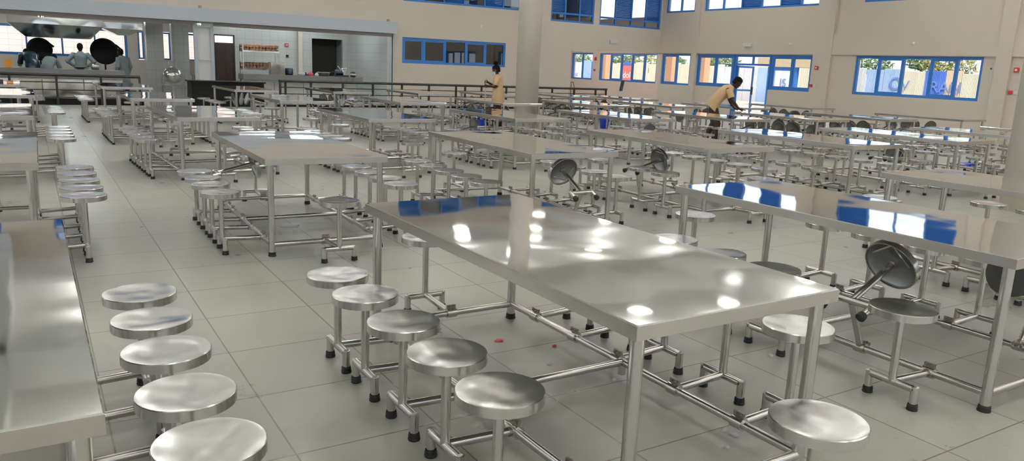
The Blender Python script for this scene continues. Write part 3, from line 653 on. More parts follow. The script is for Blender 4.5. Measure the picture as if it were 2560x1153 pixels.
tag(MB().lathe([(0, 0), (.1, 0), (.12, .12), (.1, .16), (0, .16)], 16).build('steel_pot', 'steel_kitchen', None, (1.75, 26.85, .9)), 'steel pot on the kitchen counter under the right kettle lid', 'pot')
tag(MB().box(-.35, -.25, 0, .35, .25, .02).tube((-.3, -.2, -.7), (-.3, -.2, 0), .02).tube((.3, -.2, -.7), (.3, -.2, 0), .02).tube((-.3, .2, -.7), (-.3, .2, 0), .02).tube((.3, .2, -.7), (.3, .2, 0), .02).build('prep_table', 'steel_kitchen', None, (5.0, 31.5, .72)), 'small steel work table behind the boiling pan in the kitchen', 'table')
tag(MB().box(-.2, -.12, 0, .2, .12, .1).build('orange_basin', 'orange_plastic', None, (5.0, 31.5, .74)), 'orange basin on the small steel work table in the kitchen', 'basin')
for x, w_, y in ((-1.5, 1.2, 29.5), (6.8, 1.3, 28.2), (8.6, 1.3, 28.2), (1.2, 1.3, 27.6), (4.4, 1.2, 30.4), (2.6, 1.2, 31.2), (-1.5, 1.2, 32), (10, .8, 28.0)):  # some of these tubes are added to brighten the kitchen
    t = empty('tube_light', 'white tube light under the kitchen ceiling, some added for brightness', 'ceiling light', (x, y, KH), 0, 'tube lights of the kitchen')
    MB().box(-w_ / 2, -.05, -.04, w_ / 2, .05, 0).build('housing', 'white_plastic', t); MB().tube((-w_ / 2 + .03, 0, -.055), (w_ / 2 - .03, 0, -.055), .018, 8).build('lamp_tube', 'tube_lamp', t)
for y in (27.0, 28.6, 30.2, 31.8):  # unseen tubes, added to brighten the passage walls
    t = empty('tube_light', 'added tube light that brightens the passage, hidden above the lintel', 'ceiling light', (21.2, y, 2.72), 0, 'added tube lights of the passage')
    MB().box(-.6, -.05, -.04, .6, .05, 0).build('housing', 'white_plastic', t); MB().tube((-.57, 0, -.055), (.57, 0, -.055), .018, 8).build('lamp_tube', 'tube_lamp', t)
# hall ceiling: square lamp panels, with added uplights on wires to brighten the ceiling
for x in (-7.2, -4.2, .9, 3.9, 6.9, 9.5, 12.3, 15.4, 18.5, 21.6):
    for y in (-6.5, -3, .9, 7.2, 10.4, 13.6, 19.4, 22.9):
        t = empty('ceiling_panel_light', 'square white ceiling lamp of the hall with added uplight, seen as a reflection', 'ceiling light', (x, y, ZC - .55), 0, 'square lamps of the hall ceiling')
        MB().box(-.24, -.24, -.03, -.22, .24, 0).box(.22, -.24, -.03, .24, .24, 0).box(-.22, -.24, -.03, .22, -.22, 0).box(-.22, .22, -.03, .22, .24, 0).build('frame', 'white_plastic', t); MB().box(-.22, -.22, -.025, .22, .22, -.016).build('diffuser', 'lamp_panel', t); MB().box(-.22, -.22, -.014, .22, .22, -.005).build('added_uplight_face', 'added_uplight', t)
        MB().tube((-.3, 0, 0), (-.05, 0, .55), .004, 4).tube((.3, 0, 0), (.05, 0, .55), .004, 4).build('added_wire', 'steel_tube', t)

# ---------------------------------------------------------------- small wall fittings
def wall_box(name, axis, p, u, z, hu, hz, dep, m_, l_, cat, g=None, extra=None):
    b = MB()
    if axis == 'x': b.box(-dep, -hu, -hz, 0, hu, hz); loc = (p, u, z)
    else: b.box(-hu, -dep, -hz, hu, 0, hz); loc = (u, p, z)
    o = b.build(name, m_, None, loc); tag(o, l_, cat, g)
    if extra:
        b = MB(); e = extra
        if axis == 'x': b.box(-dep - .012, -e[0], -e[1], -dep, e[0], e[1])
        else: b.box(-e[0], -dep - .012, -e[1], e[0], -dep, e[1])
        b.build(e[2], e[3], o)
    return o
wall_box('emergency_light', 'y', Y1, 20.88, 2.70, .2, .065, .07, 'white_plastic', 'white emergency light box on the back wall above the passage windows', 'emergency light', None, (.17, .045, 'lens', 'zinc_white'))
wall_box('emergency_light', 'x', X1 - .07, 21.0, 2.68, .2, .065, .07, 'white_plastic', 'white emergency light box on the right wall above the door', 'emergency light', None, (.17, .045, 'lens', 'zinc_white'))
wall_box('fire_bell', 'x', X1 - .10, 17.82, 1.91, .06, .06, .05, 'red_plastic', 'red fire sounder on the pilaster between the two long windows, upper one', 'fire sounder', None, (.03, .03, 'strobe', 'white_plastic'))
wall_box('call_point', 'x', X1 - .10, 17.97, 1.29, .05, .05, .04, 'red_plastic', 'red call point on the pilaster between the two long windows', 'call point')
wall_box('wall_switch', 'x', X1 - .10, 17.85, 1.29, .04, .04, .015, 'white_plastic', 'white wall switch beside the red call point near the window on the right', 'switch')
wall_box('fire_bell', 'x', X1, 11.35, 2.0, .06, .065, .05, 'red_plastic', 'red fire sounder at the far right, beside the right column', 'fire sounder', None, (.03, .03, 'strobe', 'white_plastic'))
wall_box('call_point', 'x', X1, 11.42, 1.38, .05, .05, .04, 'red_plastic', 'red call point at the far right, beside the right column', 'call point')
wall_box('wall_switch', 'x', X1, 11.28, 1.38, .05, .05, .015, 'white_plastic', 'white switch plate at the far right under the fire sounder', 'switch')
wall_box('fire_bell', 'x', X1, 30.52, 2.05, .06, .08, .05, 'red_plastic', 'red fire sounder between the two windows of the passage, upper one', 'fire sounder')
wall_box('call_point', 'x', X1, 30.55, 1.52, .05, .05, .04, 'red_plastic', 'red call point between the two windows of the passage', 'call point')
wall_box('fire_bell', 'y', 30, 8.4, 1.96, .07, .06, .05, 'red_plastic', 'dark red fire sounder on the kitchen wall right of the bread rack', 'fire sounder', None, (.03, .02, 'strobe', 'white_plastic'))
wall_box('wall_socket', 'y', 30, 8.42, 1.55, .05, .05, .03, 'black_metal', 'black wall socket on the kitchen wall right of the bread rack', 'socket')
for ax_, p, u, z, l_ in (('y', Y1, 14.55, 2.92, 'small round white sensor above the interior window'), ('x', X1 - .07, 19.1, 2.72, 'small round white sensor on the band above the right wall door'), ('x', X1 - .07, 14.45, 2.73, 'small round white sensor on the band above the wide right window')):
    d_ = (0, -1, 0) if ax_ == 'y' else (-1, 0, 0)
    tag(MB().lathe([(0, .03), (.035, .028), (.055, .01), (.055, 0), (0, 0)], 18, axis=d_).build('ceiling_sensor' if 0 else 'wall_sensor', 'white_plastic', None, (u, p, z) if ax_ == 'y' else (p, u, z)), l_, 'sensor')
tag(MB().lathe([(0, .02), (.02, .018), (.03, 0)], 12, axis=(-1, 0, 0)).build('cable_gland', 'black_metal', None, (X1, 12.05, 2.02)), 'small dark cable gland on the right wall, right of the wide window', 'cable gland')
for x in (4.65, 10.83): tag(MB().obox((0, 0, 0), (.04, 0, 0), (0, .03, 0), (0, 0, .05)).build('rusty_bracket', 'weld', None, (x, Y1 - .03, 2.90)), 'small rusty bracket on top of the shutter box, ' + ('over the guide post' if x < 6 else 'at its right end'), 'bracket')
t = empty('stand_pipe', 'thin dark stand pipe with a bent hook beside the passage corner', 'pipe', (18.55, 25.6, 0))
MB().tube((0, 0, 0), (0, 0, 1.0), .014, 8).tube((0, 0, 1.0), (.1, 0, 1.0), .012, 8).tube((.1, 0, 1.0), (.17, 0, .80), .012, 8).build('pipe', 'black_metal', t)

# ---------------------------------------------------------------- floor things
def bucket(x, y, l_, s_=1):
    t = empty('bucket', l_, 'bucket', (x, y, 0))
    MB().lathe([(0, .01), (.10 * s_, 0), (.14 * s_, .29 * s_), (.15 * s_, .30 * s_), (.135 * s_, .295 * s_), (.095 * s_, .015), (0, .015)], 24).build('tub', 'blue_plastic', t)
    m = MB()
    for k in range(8):
        a0, a1 = math.pi * k / 8, math.pi * (k + 1) / 8
        m.tube((.145 * s_ * math.cos(a0), -.145 * s_ * math.sin(a0) * .9, .28 * s_ - .04 * math.sin(a0)), (.145 * s_ * math.cos(a1), -.145 * s_ * math.sin(a1) * .9, .28 * s_ - .04 * math.sin(a1)), .004, 5)
    m.build('handle', 'steel_tube', t)
bucket(9.72, 17.3, 'blue bucket on the floor left of the woman with the broom')
bucket(9.62, 16.98, 'blue bucket on the floor at the feet of the woman with the broom, right one', .8)
bucket(12.95, 16.28, 'blue bucket on the floor between the tables right of the central column')
tag(MB().box(-.18, -.12, 0, .18, .12, .05).build('blue_tray', 'blue_plastic', None, (15.3, 7.98, .0)), 'blue plastic tray on the floor beside the right column', 'tray')
def scrap(x, y, s_, m_, l_, rz=0, name='paper_scrap'):
    q = random.Random(int(x * 100)); m = MB(); n = 6
    top = [(s_ * math.cos(6.283 * k / n) * q.uniform(.6, 1.1), s_ * .7 * math.sin(6.283 * k / n) * q.uniform(.6, 1.1), q.uniform(.004, .012)) for k in range(n)]
    v = [(a, b_, .001) for a, b_, c_ in top] + top + [(0, 0, .014)]
    m.add(v, [tuple(range(n - 1, -1, -1))] + [(k, (k + 1) % n, n + (k + 1) % n, n + k) for k in range(n)] + [(n + k, n + (k + 1) % n, 2 * n) for k in range(n)])
    tag(m.build(name, m_, None, (x, y, 0), (0, 0, rz)), l_, 'scrap')
scrap(1.93, 6.90, .10, 'paper', 'white sheet of paper on the floor under the table left of centre')
scrap(2.14, 3.50, .03, 'pink_paper', 'red and white scrap on the floor beneath the nearest table, left one')
scrap(2.37, 3.29, .015, 'pink_paper', 'tiny red scrap on the floor beneath the nearest table, right one')
from_px = None
def ground_px(a, b):
    d = fwd + cr * ((a - 1280) / FPX) - cu * ((b - 576.5) / FPX); t_ = -CAMH / d.z
    return d.x * t_, d.y * t_
for k, (a, b) in enumerate(((1568, 985), (1840, 1090), (1835, 1090), (1535, 952), (1810, 1078), (2005, 860), (1818, 1122), (1373, 912), (1926, 890))):
    x, y = ground_px(a, b); scrap(x, y, .012 + .004 * (k % 3), 'paper', 'tiny white crumb on the floor tiles under the nearest table', k, 'food_crumb')
for o in list(col.objects):
    if o.name.startswith('food_crumb'): o['group'] = 'white crumbs scattered under the nearest table'; o['category'] = 'crumb'
# things on the far left tables
tag(MB().box(-.1, -.08, 0, .1, .08, .05).build('brown_box', 'door_wood', None, (-.55, 19.6, .76)), 'small brown box on the farthest table at the left edge', 'box')
t = empty('hand_broom', 'upright broom with dark blue bristle head standing behind the far tables', 'broom', (17.15, 20.9, 0), .0)
MB().tube((0, 0, 0), (.10, 0, .86), .014, 8).build('handle', 'steel_tube', t); MB().obox((.135, 0, 1.03), (.05, 0, 0), (0, .03, 0), (.035, 0, .18)).build('bristles', 'iron_teal', t)

# ---------------------------------------------------------------- people
def skinned(name, chains, mat_, parent, sub=2):
    """chains: lists of (point, radius) that share joints by position; grown with a Skin modifier and frozen"""
    verts, idx, edges, rad = [], {}, [], []
    for ch in chains:
        prev = None
        for p, r_ in ch:
            key = tuple(round(c_, 4) for c_ in p)
            if key not in idx: idx[key] = len(verts); verts.append(key); rad.append(r_)
            if prev is not None and prev != idx[key]: edges.append((prev, idx[key]))
            prev = idx[key]
    me = bpy.data.meshes.new(name); me.from_pydata(verts, edges, []); o = bpy.data.objects.new(name, me); col.objects.link(o)
    sk = o.modifiers.new('skin', 'SKIN'); sk.use_smooth_shade = True
    for k, sv in enumerate(me.skin_vertices[0].data):
        r_ = rad[k]; sv.radius = r_ if isinstance(r_, tuple) else (r_, r_); sv.use_root = (k == 0)
    o.modifiers.new('sub', 'SUBSURF').levels = sub
    bpy.context.view_layer.update()
    dg = bpy.context.evaluated_depsgraph_get(); m2 = bpy.data.meshes.new_from_object(o.evaluated_get(dg)); bpy.data.objects.remove(o)
    m2.materials.clear(); m2.materials.append(M[mat_])
    for p in m2.polygons: p.use_smooth = True
    return obj(name, m2, parent)
def hand_chains(wr, d, up, s=1.0, curl=.5):
    """palm and five fingers from wrist wr along d; fingers curl towards -up"""
    d = Vector(d).normalized(); up = Vector(up); up = (up - d * up.dot(d)).normalized(); sd_ = d.cross(up); wr = Vector(wr)
    out = []; palm = wr + d * .045 * s
    for k, (off, ln) in enumerate(((-.030, .058), (-.010, .068), (.011, .063), (.031, .050))):
        k0 = wr + d * .085 * s + sd_ * off * s; a = curl
        p1 = k0 + (d * math.cos(a) - up * math.sin(a)) * ln * .5 * s; p2 = p1 + (d * math.cos(a * 2.2) - up * math.sin(a * 2.2)) * ln * .32 * s; p3 = p2 + (d * math.cos(a * 3) - up * math.sin(a * 3)) * ln * .26 * s
        out.append([(palm, .022 * s), (k0, .0105 * s), (p1, .009 * s), (p2, .008 * s), (p3, .007 * s)])
    b0 = wr + d * .03 * s - sd_ * .028 * s; b1 = b0 + (d * .6 - sd_ * .6 - up * .4).normalized() * .035 * s; b2 = b1 + (d * .8 - up * .6).normalized() * .03 * s
    out.append([(wr, .022 * s), (b0, .013 * s), (b1, .011 * s), (b2, .009 * s)])
    return palm, out
def head(parent, c, f, up, s=1.0, hair='cap', mask=False, name='head'):
    """head lofted along up with face features; returns list of meshes made"""
    f = Vector(f).normalized(); up = Vector(up).normalized(); sd_ = f.cross(up).normalized(); f = up.cross(sd_).normalized(); c = Vector(c)
    m = MB(); rings = []
    for z, a, b, off in ((-.115, .030, .030, .045), (-.105, .045, .045, .035), (-.08, .056, .062, .020), (-.045, .064, .078, .010), (0, .072, .092, .0), (.04, .075, .096, -.004), (.08, .066, .085, -.008), (.105, .045, .060, -.01), (.118, .018, .025, -.01)):
        rings.append((c + up * z * s + f * off * s, sd_ * a * s, f * b * s))
    m.loft(rings, 20)
    P = lambda x, y, z: c + sd_ * x * s + f * y * s + up * z * s
    m.loft([(P(0, .085, .02), sd_ * .008 * s, up * .006 * s), (P(0, .105, -.02), sd_ * .017 * s, up * .010 * s), (P(0, .085, -.035), sd_ * .012 * s, up * .006 * s)], 8)
    for k in (-1, 1):
        m.loft([(P(k * .070, -.005, -.03), f * .012 * s, sd_ * .006 * s), (P(k * .080, -.01, 0), f * .02 * s, sd_ * .006 * s), (P(k * .074, -.008, .025), f * .012 * s, sd_ * .005 * s)], 8)
    m.loft([(P(-.024, .083, -.062), up * .004 * s, f * .006 * s), (P(0, .092, -.062), up * .008 * s, f * .010 * s), (P(.024, .083, -.062), up * .004 * s, f * .006 * s)], 8)
    h = m.build(name, 'skin', parent)
    for k in (-1, 1): MB().lathe([(0, .008 * s), (.006 * s, .006 * s), (.008 * s, 0), (0, -.004 * s)], 10, P(k * .03, .084, .008), axis=f).build('eye', 'mask_white', h)
    if hair:
        m = MB(); rr = []
        for z, a, b, off in ((-.06, .060, .035, -.060), (-.02, .074, .060, -.042), (.02, .080, .080, -.030), (.055, .081, .098, -.012), (.09, .070, .090, -.010), (.115, .048, .066, -.01), (.130, .016, .022, -.01)):
            rr.append((P(0, off, z), sd_ * a * s, f * b * s))
        m.loft(rr, 20); hr = m.build('hair', 'hair', h)
        if hair == 'bun': MB().lathe([(0, -.065 * s), (.045 * s, -.05 * s), (.066 * s, 0), (.05 * s, .05 * s), (0, .065 * s)], 16, P(0, -.04, .175), axis=up).build('hair_bun', 'hair', h)
    if mask:
        m = MB(); m.loft([(P(0, .050, -.112), sd_ * .04 * s, f * .040 * s), (P(0, .052, -.075), sd_ * .060 * s, f * .056 * s), (P(0, .055, -.04), sd_ * .067 * s, f * .058 * s), (P(0, .06, -.015), sd_ * .05 * s, f * .046 * s)], 18, caps=False)
        m.build('face_mask', 'mask_white', h)
        for k in (-1, 1): MB().tube(P(k * .06, .06, -.03), P(k * .076, -.01, .01), .003, 5).build('mask_strap', 'mask_white', h)
    return h
def garment(name, rings, m_, parent, n=20, power=2.3, extra=()):
    b = MB(); b.loft(rings, n, caps=False, power=power)
    for e in extra: b.loft(e, 12, caps=False)
    return b.build(name, m_, parent)

def person(loc, face, label, pose, top, trouser, hairkind='cap', mask=False, s=1.0, detail=True):
    """pose: dict of joints in (right, forward, up) metres from the ground point between the feet"""
    t = empty('person', label, 'person', (*loc, 0))
    f = Vector((*face, 0)).normalized(); rt = Vector((f.y, -f.x, 0))
    W_ = lambda p: (rt * p[0] + f * p[1] + Vector((0, 0, p[2]))) * s
    J = {k: W_(v) for k, v in pose.items() if isinstance(v, tuple) and len(v) == 3}
    up = Vector((0, 0, 1)); ch = []
    pel, chest, neck = J['pelvis'], J['chest'], J['neck']
    ch.append([(pel, (.10 * s, .085 * s)), ((pel + chest) / 2, (.095 * s, .078 * s)), (chest, (.098 * s, .078 * s)), (neck, .046 * s), (neck + (J['head'] - neck) * .6, .045 * s)])
    extra_h = []
    for k in ('l', 'r'):
        ch.append([(chest, .12 * s), (J['sh_' + k], .046 * s), (J['el_' + k], .038 * s), ((J['el_' + k] + J['wr_' + k]) / 2, .034 * s), (J['wr_' + k], .025 * s)])
        ch.append([(pel, .11 * s), (J['hip_' + k], .078 * s), (J['kn_' + k], .052 * s), ((J['kn_' + k] * .6 + J['an_' + k] * .4), .050 * s), (J['an_' + k], .034 * s)])
        d = (J['wr_' + k] - J['el_' + k]).normalized()
        hd = pose.get('hand_' + k, (0, 0, 1, .5)); palm, hc = hand_chains(J['wr_' + k], W_(pose['hdir_' + k]) if ('hdir_' + k) in pose else d, W_(hd[:3]), s, hd[3])
        ch.append([(J['wr_' + k], .025 * s), (palm, .022 * s)]); ch += hc
    skinned('body', ch, 'skin', t, 1 if not detail else 2)
    ax = J['head'] - neck
    head(t, J['head'], W_(pose.get('look', (0, 1, 0))), W_(pose.get('hup', (0, 0, 1))), s, hairkind, mask)
    # clothing: shirt with sleeves, trousers, shoes
    sp = (chest - pel).normalized(); side = rt; fw = side.cross(sp) * -1
    hem = pel - up * pose.get('hem', .12) * s
    rings = [(hem, side * .195 * s, fw * .165 * s), (pel + sp * .02 * s, side * .185 * s, fw * .155 * s), ((pel + chest) / 2, side * .155 * s, fw * .125 * s), (chest, side * .185 * s, fw * .135 * s),
             (chest + sp * .12 * s, side * .17 * s, fw * .115 * s), (neck - sp * .03 * s, side * .095 * s, fw * .085 * s), (neck + sp * .01 * s, side * .062 * s, fw * .062 * s)]
    slv = []
    for k in ('l', 'r'):
        a, b = J['sh_' + k], J['el_' + k]; d = (b - a).normalized(); q = d.orthogonal().normalized(); q2 = d.cross(q); inn = a + (chest + sp * .1 * s - a) * .45
        e = a + (b - a) * pose.get('sleeve', .8)
        slv.append([(inn, q * .075 * s, q2 * .075 * s), (a, q * .075 * s, q2 * .075 * s), ((a + e) / 2, q * .068 * s, q2 * .068 * s), (e, q * .07 * s, q2 * .07 * s)])
        if pose.get('sleeve', .8) > 1:
            c2, d2 = J['el_' + k], J['wr_' + k]; d = (d2 - c2).normalized(); q = d.orthogonal().normalized(); q2 = d.cross(q)
            slv.append([(c2, q * .06 * s, q2 * .06 * s), (c2 + (d2 - c2) * .95, q * .045 * s, q2 * .045 * s)])
    garment('shirt', rings, top, t, extra=slv)
    b = MB(); b.loft([(pel + sp * .05 * s, side * .165 * s, fw * .125 * s), (pel - up * .03 * s, side * .178 * s, fw * .13 * s), (pel - up * .12 * s, side * .175 * s, fw * .125 * s)], 20, caps=True)
    for k in ('l', 'r'):
        a, b_, c_ = J['hip_' + k], J['kn_' + k], J['an_' + k]
        rr = []
        for p, r1, r2 in ((a + up * .03 * s, .088, .092), (a * .5 + b_ * .5, .085, .09), (b_, .07, .075), (b_ * .5 + c_ * .5, .066, .072), (c_ - up * .02 * s, .062, .068)): rr.append((p, side * r1 * s, f * r2 * s))
        b.loft(rr, 16)
    b.build('trousers', trouser, t)
    for k in ('l', 'r'):
        a = J['an_' + k]; g0 = Vector((a.x, a.y, 0))
        MB().loft([(g0 + up * .035 * s - f * .07 * s, side * .02 * s, up * .03 * s), (g0 + up * .045 * s - f * .03 * s, side * .038 * s, up * .045 * s), (g0 + up * .04 * s + f * .06 * s, side * .045 * s, up * .04 * s), (g0 + up * .028 * s + f * .14 * s, side * .044 * s, up * .028 * s), (g0 + up * .02 * s + f * .185 * s, side * .025 * s, up * .018 * s)], 12).build('shoe', 'black_metal', t)
    return t, J, W_
STAND = dict(pelvis=(0, 0, .90), chest=(0, .0, 1.18), neck=(0, .0, 1.37), head=(0, .03, 1.50), sh_l=(-.17, 0, 1.30), sh_r=(.17, 0, 1.30), hip_l=(-.09, 0, .86), hip_r=(.09, 0, .86),
             kn_l=(-.10, .02, .48), kn_r=(.10, .02, .48), an_l=(-.11, -.02, .08), an_r=(.11, -.02, .08), el_l=(-.24, -.03, 1.02), el_r=(.24, -.03, 1.02), wr_l=(-.24, .06, .80), wr_r=(.24, .06, .80))
# the woman with the broom, seen from her left side
wp = dict(STAND); wp.update(pelvis=(0, -.02, .85), chest=(0, .0, 1.12), neck=(0, .02, 1.30), head=(0, .055, 1.405), look=(0, 1, -.35), hup=(0, .3, 1), sh_l=(-.155, .0, 1.235), sh_r=(.155, .0, 1.235), el_l=(-.19, .05, 1.0), wr_l=(-.06, .24, 1.02), el_r=(.19, .06, .98), wr_r=(.06, .24, 1.10),
          hdir_l=(.3, 1, .1), hdir_r=(-.3, 1, .1), hand_l=(-1, 0, 0, 1.0), hand_r=(1, 0, 0, 1.0), hem=.18, sleeve=.85, hip_l=(-.09, -.02, .82), hip_r=(.09, -.02, .82), kn_l=(-.1, .02, .46), kn_r=(.1, -.02, .46), an_r=(.11, -.12, .08), an_l=(-.11, .04, .08))
wface = (-.86, .51)
t, J, W_ = person((9.99, 16.9), wface, 'person in a tan tunic and white face mask holding a broom beside the central column', wp, 'tunic', 'maroon', 'bun', True)
bo = Vector((9.99, 16.9, 0)) + W_((0, .31, 0))
t = empty('floor_broom', 'long wooden broom held upright by the person in the white mask', 'broom', (bo.x, bo.y, 0))
MB().tube((0, 0, .12), (.01, .0, 1.22), .013, 10).build('handle', 'broom_wood', t); MB().loft([((0, 0, .0), (.14, 0, 0), (0, .04, 0)), ((0, 0, .10), (.12, 0, 0), (0, .03, 0)), ((0, 0, .15), (.03, 0, 0), (0, .02, 0))], 12).build('bristles', 'black_metal', t)
# the man bending over the table
mp = dict(STAND); mp.update(pelvis=(0, -.10, .90), chest=(0, .10, 1.14), neck=(0, .27, 1.29), head=(0, .37, 1.37), look=(0, 1, -.9), hup=(0, .7, 1), sh_l=(-.18, .19, 1.23), sh_r=(.18, .19, 1.23), hip_l=(-.09, -.10, .86), hip_r=(.09, -.10, .86), kn_l=(-.12, -.04, .47), kn_r=(.12, .02, .47), an_l=(-.13, -.22, .08), an_r=(.13, -.02, .08),
          el_l=(-.20, .26, .98), wr_l=(-.14, .38, .80), el_r=(.22, .28, 1.0), wr_r=(.20, .44, .81), hdir_l=(.1, 1, -.1), hdir_r=(-.1, 1, -.1), hand_l=(0, 0, 1, .12), hand_r=(0, 0, 1, .12), hem=.14, sleeve=.8)
person((12.95, 12.32), (.74, -.67), 'person in a tan short-sleeved shirt bending over a far table to wipe it', mp, 'tunic', 'maroon', 'cap', False, 1.0)
# kitchen staff
kp = dict(STAND); kp.update(el_l=(-.36, -.05, 1.08), el_r=(.36, -.05, 1.08), wr_l=(-.2, .02, .95), wr_r=(.2, .02, .95), hem=.35, sleeve=1.1)
person((1.45, 28.2), (.1, 1), 'person in a grey coat seen from behind with hands on hips in the kitchen', kp, 'coat_grey', 'coat_grey', 'cap', False, 1.03, False)
kb = dict(STAND); kb.update(pelvis=(0, -.1, .88), chest=(0, .08, 1.08), neck=(0, .22, 1.17), head=(0, .33, 1.18), look=(0, 1, -1), hup=(0, 1, .8), sh_l=(-.17, .17, 1.15), sh_r=(.17, .17, 1.15), hip_l=(-.09, -.1, .84), hip_r=(.09, -.1, .84), el_l=(-.2, .25, .92), el_r=(.2, .25, .92), wr_l=(-.15, .42, .88), wr_r=(.15, .42, .88), hem=.3, sleeve=1.1)
person((.12, 28.1), (-.3, 1), 'person in a dark coat stooping at the left kettle, left of the pair', kb, 'iron_teal', 'maroon', 'cap', False, 1.1, False)
person((.55, 27.75), (.55, 1), 'person in a grey coat stooping below the left kettle lid', kb, 'coat_grey', 'coat_grey', 'cap', False, 1.0, False)
ks = dict(STAND); ks.update(hem=.4, sleeve=1.1, head=(0, .1, 1.47), look=(0, 1, -.6), neck=(0, .04, 1.36))
person((2.58, 27.6), (-.55, .8), 'person in a blue grey coat standing at the right end of the kitchen counter', ks, 'coat_grey', 'maroon', 'cap', False, .98, False)

# ---------------------------------------------------------------- outside
fe = empty('iron_sheet_fence', 'patched fence of painted corrugated iron sheets outside the windows', 'fence', (42, 36, 0))
def sheet(w_, h_, m_, y, x=0):
    m = MB(); n = int(w_ / .076) * 4; v = []
    for k in range(n + 1):
        yy = -w_ / 2 + w_ * k / n; xx = .02 * math.sin(2 * math.pi * (yy + w_ / 2) / .076)
        v += [(xx, yy, 0), (xx, yy, h_), (xx + .004, yy, 0), (xx + .004, yy, h_)]
    f = []
    for k in range(n): a = 4 * k; f += [(a, a + 1, a + 5, a + 4), (a + 2, a + 6, a + 7, a + 3), (a + 1, a + 3, a + 7, a + 5)]
    m.add(v, f, True); return m.mesh('sheet', m_)
fr_ = random.Random(11); y = -22; cols = ['zinc', 'zinc_cream', 'zinc_white', 'zinc_cream', 'zinc_pale', 'zinc_peach', 'zinc_white', 'zinc', 'zinc_cream', 'zinc_blue']
k = 0
def sheet_colour(yy):
    P = Vector((42, yy, 1.2)) - Vector((0, 0, CAMH)); a = 1280 + FPX * P.dot(cr) / P.dot(fwd)
    for lo, hi, c_ in ((1428, 1458, 'zinc_white'), (1458, 1480, 'zinc_pale'), (1500, 1650, 'zinc_cream'), (1650, 1690, 'zinc_cream'), (1690, 1712, 'zinc_blue'), (1712, 1790, 'zinc_cream'), (1790, 1830, 'zinc_white'), (1840, 1885, 'zinc'), (1885, 1925, 'zinc_pale'), (1930, 1990, 'zinc_white'), (1990, 2030, 'zinc_cream'), (2140, 2178, 'zinc'), (2178, 2226, 'zinc_pale'), (2226, 2320, 'zinc_cream'), (2320, 2352, 'zinc_blue'), (2352, 2392, 'zinc_peach'), (2392, 2415, 'zinc_white'), (2415, 2450, 'zinc_peach')):
        if lo <= a < hi: return c_
while y < 32:
    w_ = fr_.choice((.912, 1.14, 1.52)); m_ = sheet_colour(y + 36.5) or fr_.choice(cols)
    obj('sheet', sheet(w_ + .02, fr_.uniform(2.25, 2.5), m_, 0), fe, (.02 * (k % 2), y + w_ / 2, -.13), (R(fr_.uniform(-.8, .8)), 0, 0)); y += w_; k += 1
def letters(txt, y, z, h_, m_, nm='painted_letters', x=-.05):
    cu_ = bpy.data.curves.new(nm, 'FONT'); cu_.body = txt; cu_.size = h_; cu_.extrude = .004; cu_.align_x = 'CENTER'
    o = bpy.data.objects.new(nm, cu_); col.objects.link(o); bpy.context.view_layer.update()
    me = bpy.data.meshes.new_from_object(o.evaluated_get(bpy.context.evaluated_depsgraph_get())); bpy.data.objects.remove(o); me.materials.clear(); me.materials.append(M[m_])
    o = obj(nm, me, fe, (x, y, z)); o.rotation_euler = (R(90), 0, R(-90)); return o
def px_on_x(a, b, X):
    d = fwd + cr * ((a - 1280) / FPX) - cu * ((b - 576.5) / FPX); t_ = X / d.x
    return d.y * t_ - 36, CAMH + d.z * t_
for txt, a, b, h_, m_ in (('dol', 1567, 195, .75, 'paint_white'), ('st', 1442, 190, .6, 'paint_blue'), ('JS', 1957, 217, .75, 'paint_blue'), ('O', 2238, 224, 1.0, 'paint_blue'), ('V', 2262, 226, .8, 'paint_blue'), ('RAN', 2362, 232, .85, 'paint_blue')):
    yy, zz = px_on_x(a, b, 42); letters(txt, yy, zz, h_, m_)
# red painted panel with a blue gable top behind the letters
y0_, z0_ = px_on_x(1552, 200, 41.96); y1_, z1_ = px_on_x(1582, 165, 41.96)
MB().box(-.035, min(y0_, y1_), -.1, -.03, max(y0_, y1_), 2.0).build('painted_red_patch', 'zinc_red', fe)
m = MB(); ya, yb = min(y0_, y1_) - .1, max(y0_, y1_) + .1; m.add([(-.04, ya, 2.0), (-.04, yb, 2.0), (-.04, (ya + yb) / 2, 2.4), (-.03, ya, 2.0), (-.03, yb, 2.0), (-.03, (ya + yb) / 2, 2.4)], [(0, 1, 2), (3, 5, 4), (0, 2, 5, 3), (1, 4, 5, 2)]); m.build('painted_blue_gable', 'zinc_blue', fe)
def px_y(a, X): return px_on_x(a, 200, X)[0] + 36
# veranda posts
for k, a in enumerate((1512, 1676, 1757, 1340)):
    yy = px_y(a, 26.2); struct(MB().box(-.17, -.2, 0, .17, .2, 2.9).build('veranda_post', 'peach', None, (26.2, yy, -.13)))
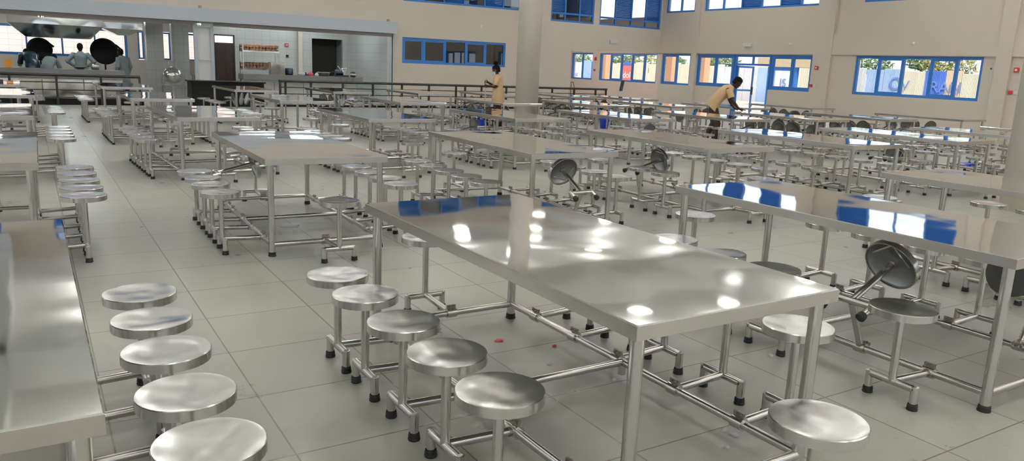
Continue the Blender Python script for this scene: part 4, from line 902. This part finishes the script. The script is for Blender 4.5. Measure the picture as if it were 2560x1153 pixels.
# kiosk with blue frame outside the right door window
t = empty('kiosk', 'small tan kiosk with a blue door frame outside, right of the door', 'kiosk', (36, px_y(1975, 36), -.13))
MB().box(0, -3.2, 2.25, 1.5, 2.4, 2.75).build('canopy', 'tan', t); MB().box(.1, -.3, 0, .3, -.1, 2.25).box(.1, 1.5, 0, .3, 1.7, 2.25).box(.1, -.1, 2.05, .3, 1.5, 2.25).build('blue_frame', 'frame_blue', t)
# trees beyond the fence
mat('leaf_a', (.10, .16, .045), .7, 0, .4, 3); mat('leaf_b', (.26, .25, .07), .7, 0, .4, 3)
def tree(x, y, h_, r_, m_, l_, seed):
    q = random.Random(seed); t = empty('tree', l_, 'tree', (x, y, -.13), 0, 'trees beyond the iron fence')
    MB().tube((0, 0, 0), (.1, .1, h_ * .7), .13, 8, .07).tube((.05, .05, h_ * .45), (r_ * .5, .3, h_ * .8), .06, 6, .03).tube((.05, .05, h_ * .5), (-r_ * .3, -.5, h_ * .85), .06, 6, .03).build('trunk', 'trunk', t)
    m = MB()
    for k in range(420):
        while True:
            p = Vector((q.uniform(-1, 1), q.uniform(-1, 1), q.uniform(-1, 1)))
            if .35 < p.length < 1: break
        p = Vector((p.x * r_, p.y * r_ * 1.3, h_ * .78 + p.z * r_ * .65)); a = Vector((q.uniform(-1, 1), q.uniform(-1, 1), q.uniform(-1, 1))).normalized(); b = a.orthogonal().normalized(); s_ = q.uniform(.10, .24)
        m.add([p - a * s_, p + b * s_ * .45, p + a * s_, p - b * s_ * .45], [(0, 1, 2, 3)])
    m.build('crown', m_, t)
for k, (a, X, h_, r_, m_) in enumerate(((1440, 44, 3.2, 1.5, 'leaf_a'), (1535, 45, 3.3, 1.6, 'leaf_a'), (1568, 46, 3.2, 1.4, 'leaf_a'), (1615, 45, 3.0, 1.7, 'leaf_b'), (1685, 45, 3.1, 1.2, 'leaf_a'), (1770, 46, 3.3, 1.6, 'leaf_b'), (1805, 45, 3.2, 1.5, 'leaf_a'), (2180, 47, 3.4, 1.4, 'leaf_a'), (2300, 47, 3.9, 1.3, 'leaf_a'), (2365, 46, 3.5, 1.6, 'leaf_b'))):
    tree(X + (k % 3) * 4.5, px_y(a, X + (k % 3) * 4.5), h_ + (k % 3) * .15, r_ * .78, m_, ['leafy green tree', 'yellowish green tree'][m_ == 'leaf_b'] + ' beyond the fence, ' + ORD[k] + ' from the left', k)
